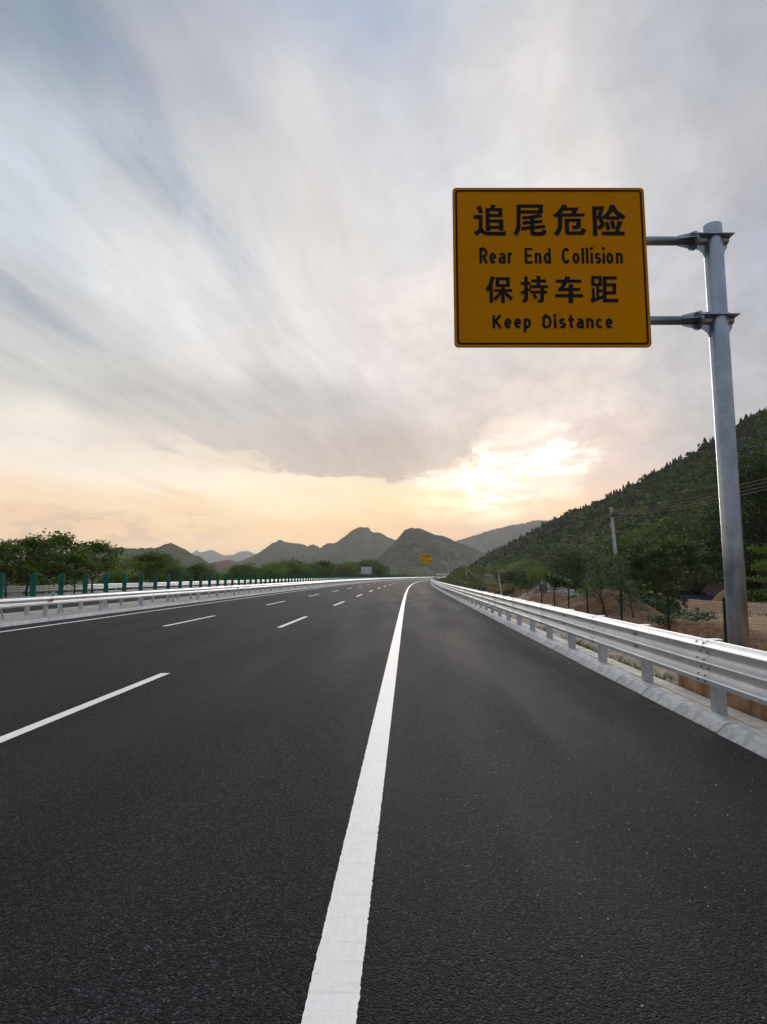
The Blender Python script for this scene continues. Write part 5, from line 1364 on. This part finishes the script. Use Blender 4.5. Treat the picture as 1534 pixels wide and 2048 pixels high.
sp = []
for k in range(1500):
    y = random.uniform(10, 75); x = 7.4+random.random()**1.4*35; sp.append((x, y, gz(x, y), random.choice([0.02, 0.03, 0.045, 0.07])))
for k in range(90):
    x, y = 26+random.gauss(0, 1.6), 46+random.gauss(0, 2.5); sp.append((x, y, gz(x, y), random.uniform(0.04, 0.14)))
stones('field_stones', sp, 'rubble_stone', 'small pale stones and litter scattered over the bare field')
sp = []
for k in range(260):
    y = 4+random.random()**1.4*34; X = 3.2-abs(random.gauss(0, 0.55))
    if random.random() < 0.35: X = random.uniform(0.3, 3.1)
    if X < 0.1 or X > 3.2: continue
    sp.append((xc(y)+X, y, 0.002, random.choice([0.003, 0.004, 0.005, 0.008])))
stones('road_grit', sp, 'rubble_stone', 'pale grit scattered along the right shoulder')
q = at_d(1452, 1190, 47); zz = gz(q[0], 47); mb = MB()
rows = []
for a_ in range(7):
    t = a_/6; rows.append([(math.cos(b_*math.pi/6)*1.15*(1-t**1.6)*(0.9+0.2*random.random()), math.sin(b_*math.pi/6)*1.1*(1-t**1.6)*(0.9+0.2*random.random()), 1.35*t+random.uniform(-.06, .06)) for b_ in range(12)])
mb.grid(rows, True); o = obj('straw_heap', mb, 'straw', None, (q[0], 47, zz)); tag(o, 'brown heap of straw beside the sign pole at the field edge', 'heap')
q = at_d(1434, 1180, 64); zz = gz(q[0], 64)
e = empty('lean_to', (q[0], 64, zz), 0.2, 'grey weathered board leaning against posts left of the sign pole', 'shed')
obj('board', MB().box((0, 0, 1.05), (2.6, 0.06, 2.3), M=Matrix.Rotation(rad(38), 3, 'Y')), 'weathered_board', e); obj('post', MB().box((-0.9, 0.1, 0.8), (0.12, 0.12, 1.7)), 'weathered_board', e); obj('post', MB().box((0.7, 0.3, 0.5), (0.12, 0.12, 1.1)), 'weathered_board', e)
q = at_d(1398, 1184, 63); zz = gz(q[0], 63); rows = []
for a_ in range(6): rows.append([(-2.2+b_*0.55, -0.5+0.2*a_, 0.1+0.42*math.sin(a_/5*math.pi)+random.uniform(0, .12)) for b_ in range(9)])
o = obj('tarpaulin', MB().grid(rows), 'blue_tarp', None, (q[0], 63, zz)); tag(o, 'dark blue tarpaulin on the ground under the trees', 'tarpaulin')
q = at_d(1136, 1170, 85); zz = gz(q[0], 85)
e = empty('marker_post', (q[0], 85, zz), 0, 'small white marker post at the back of the field', 'marker'); obj('shaft', MB().box((0, 0, 0.7), (0.30, 0.30, 1.5)), 'white_paint', e); obj('cap', MB().box((0, 0, 1.55), (0.42, 0.42, 0.3)), 'white_paint', e)

# ------------------------------------------------------------------ haze
hz = MB().box((0, 0, 0), (1, 1, 1)).mesh('haze')
hm = bpy.data.materials.new('haze'); hm.use_nodes = True; hm.node_tree.nodes.clear(); g = N(hm.node_tree)
pv = g.add('ShaderNodeVolumePrincipled'); pv.inputs['Color'].default_value = (0.97, 0.96, 0.95, 1); pv.inputs['Density'].default_value = 0.00015; pv.inputs['Anisotropy'].default_value = 0.15
oo = g.add('ShaderNodeOutputMaterial'); g.l.new(pv.outputs[0], oo.inputs['Volume']); hz.materials.append(hm)
h = bpy.data.objects.new('haze', hz); COL.objects.link(h); h.location = (0, 0, 150.5); h.scale = (15200, 15200, 313); h['kind'] = 'stuff'; h['label'] = 'thin evening haze over the valley'
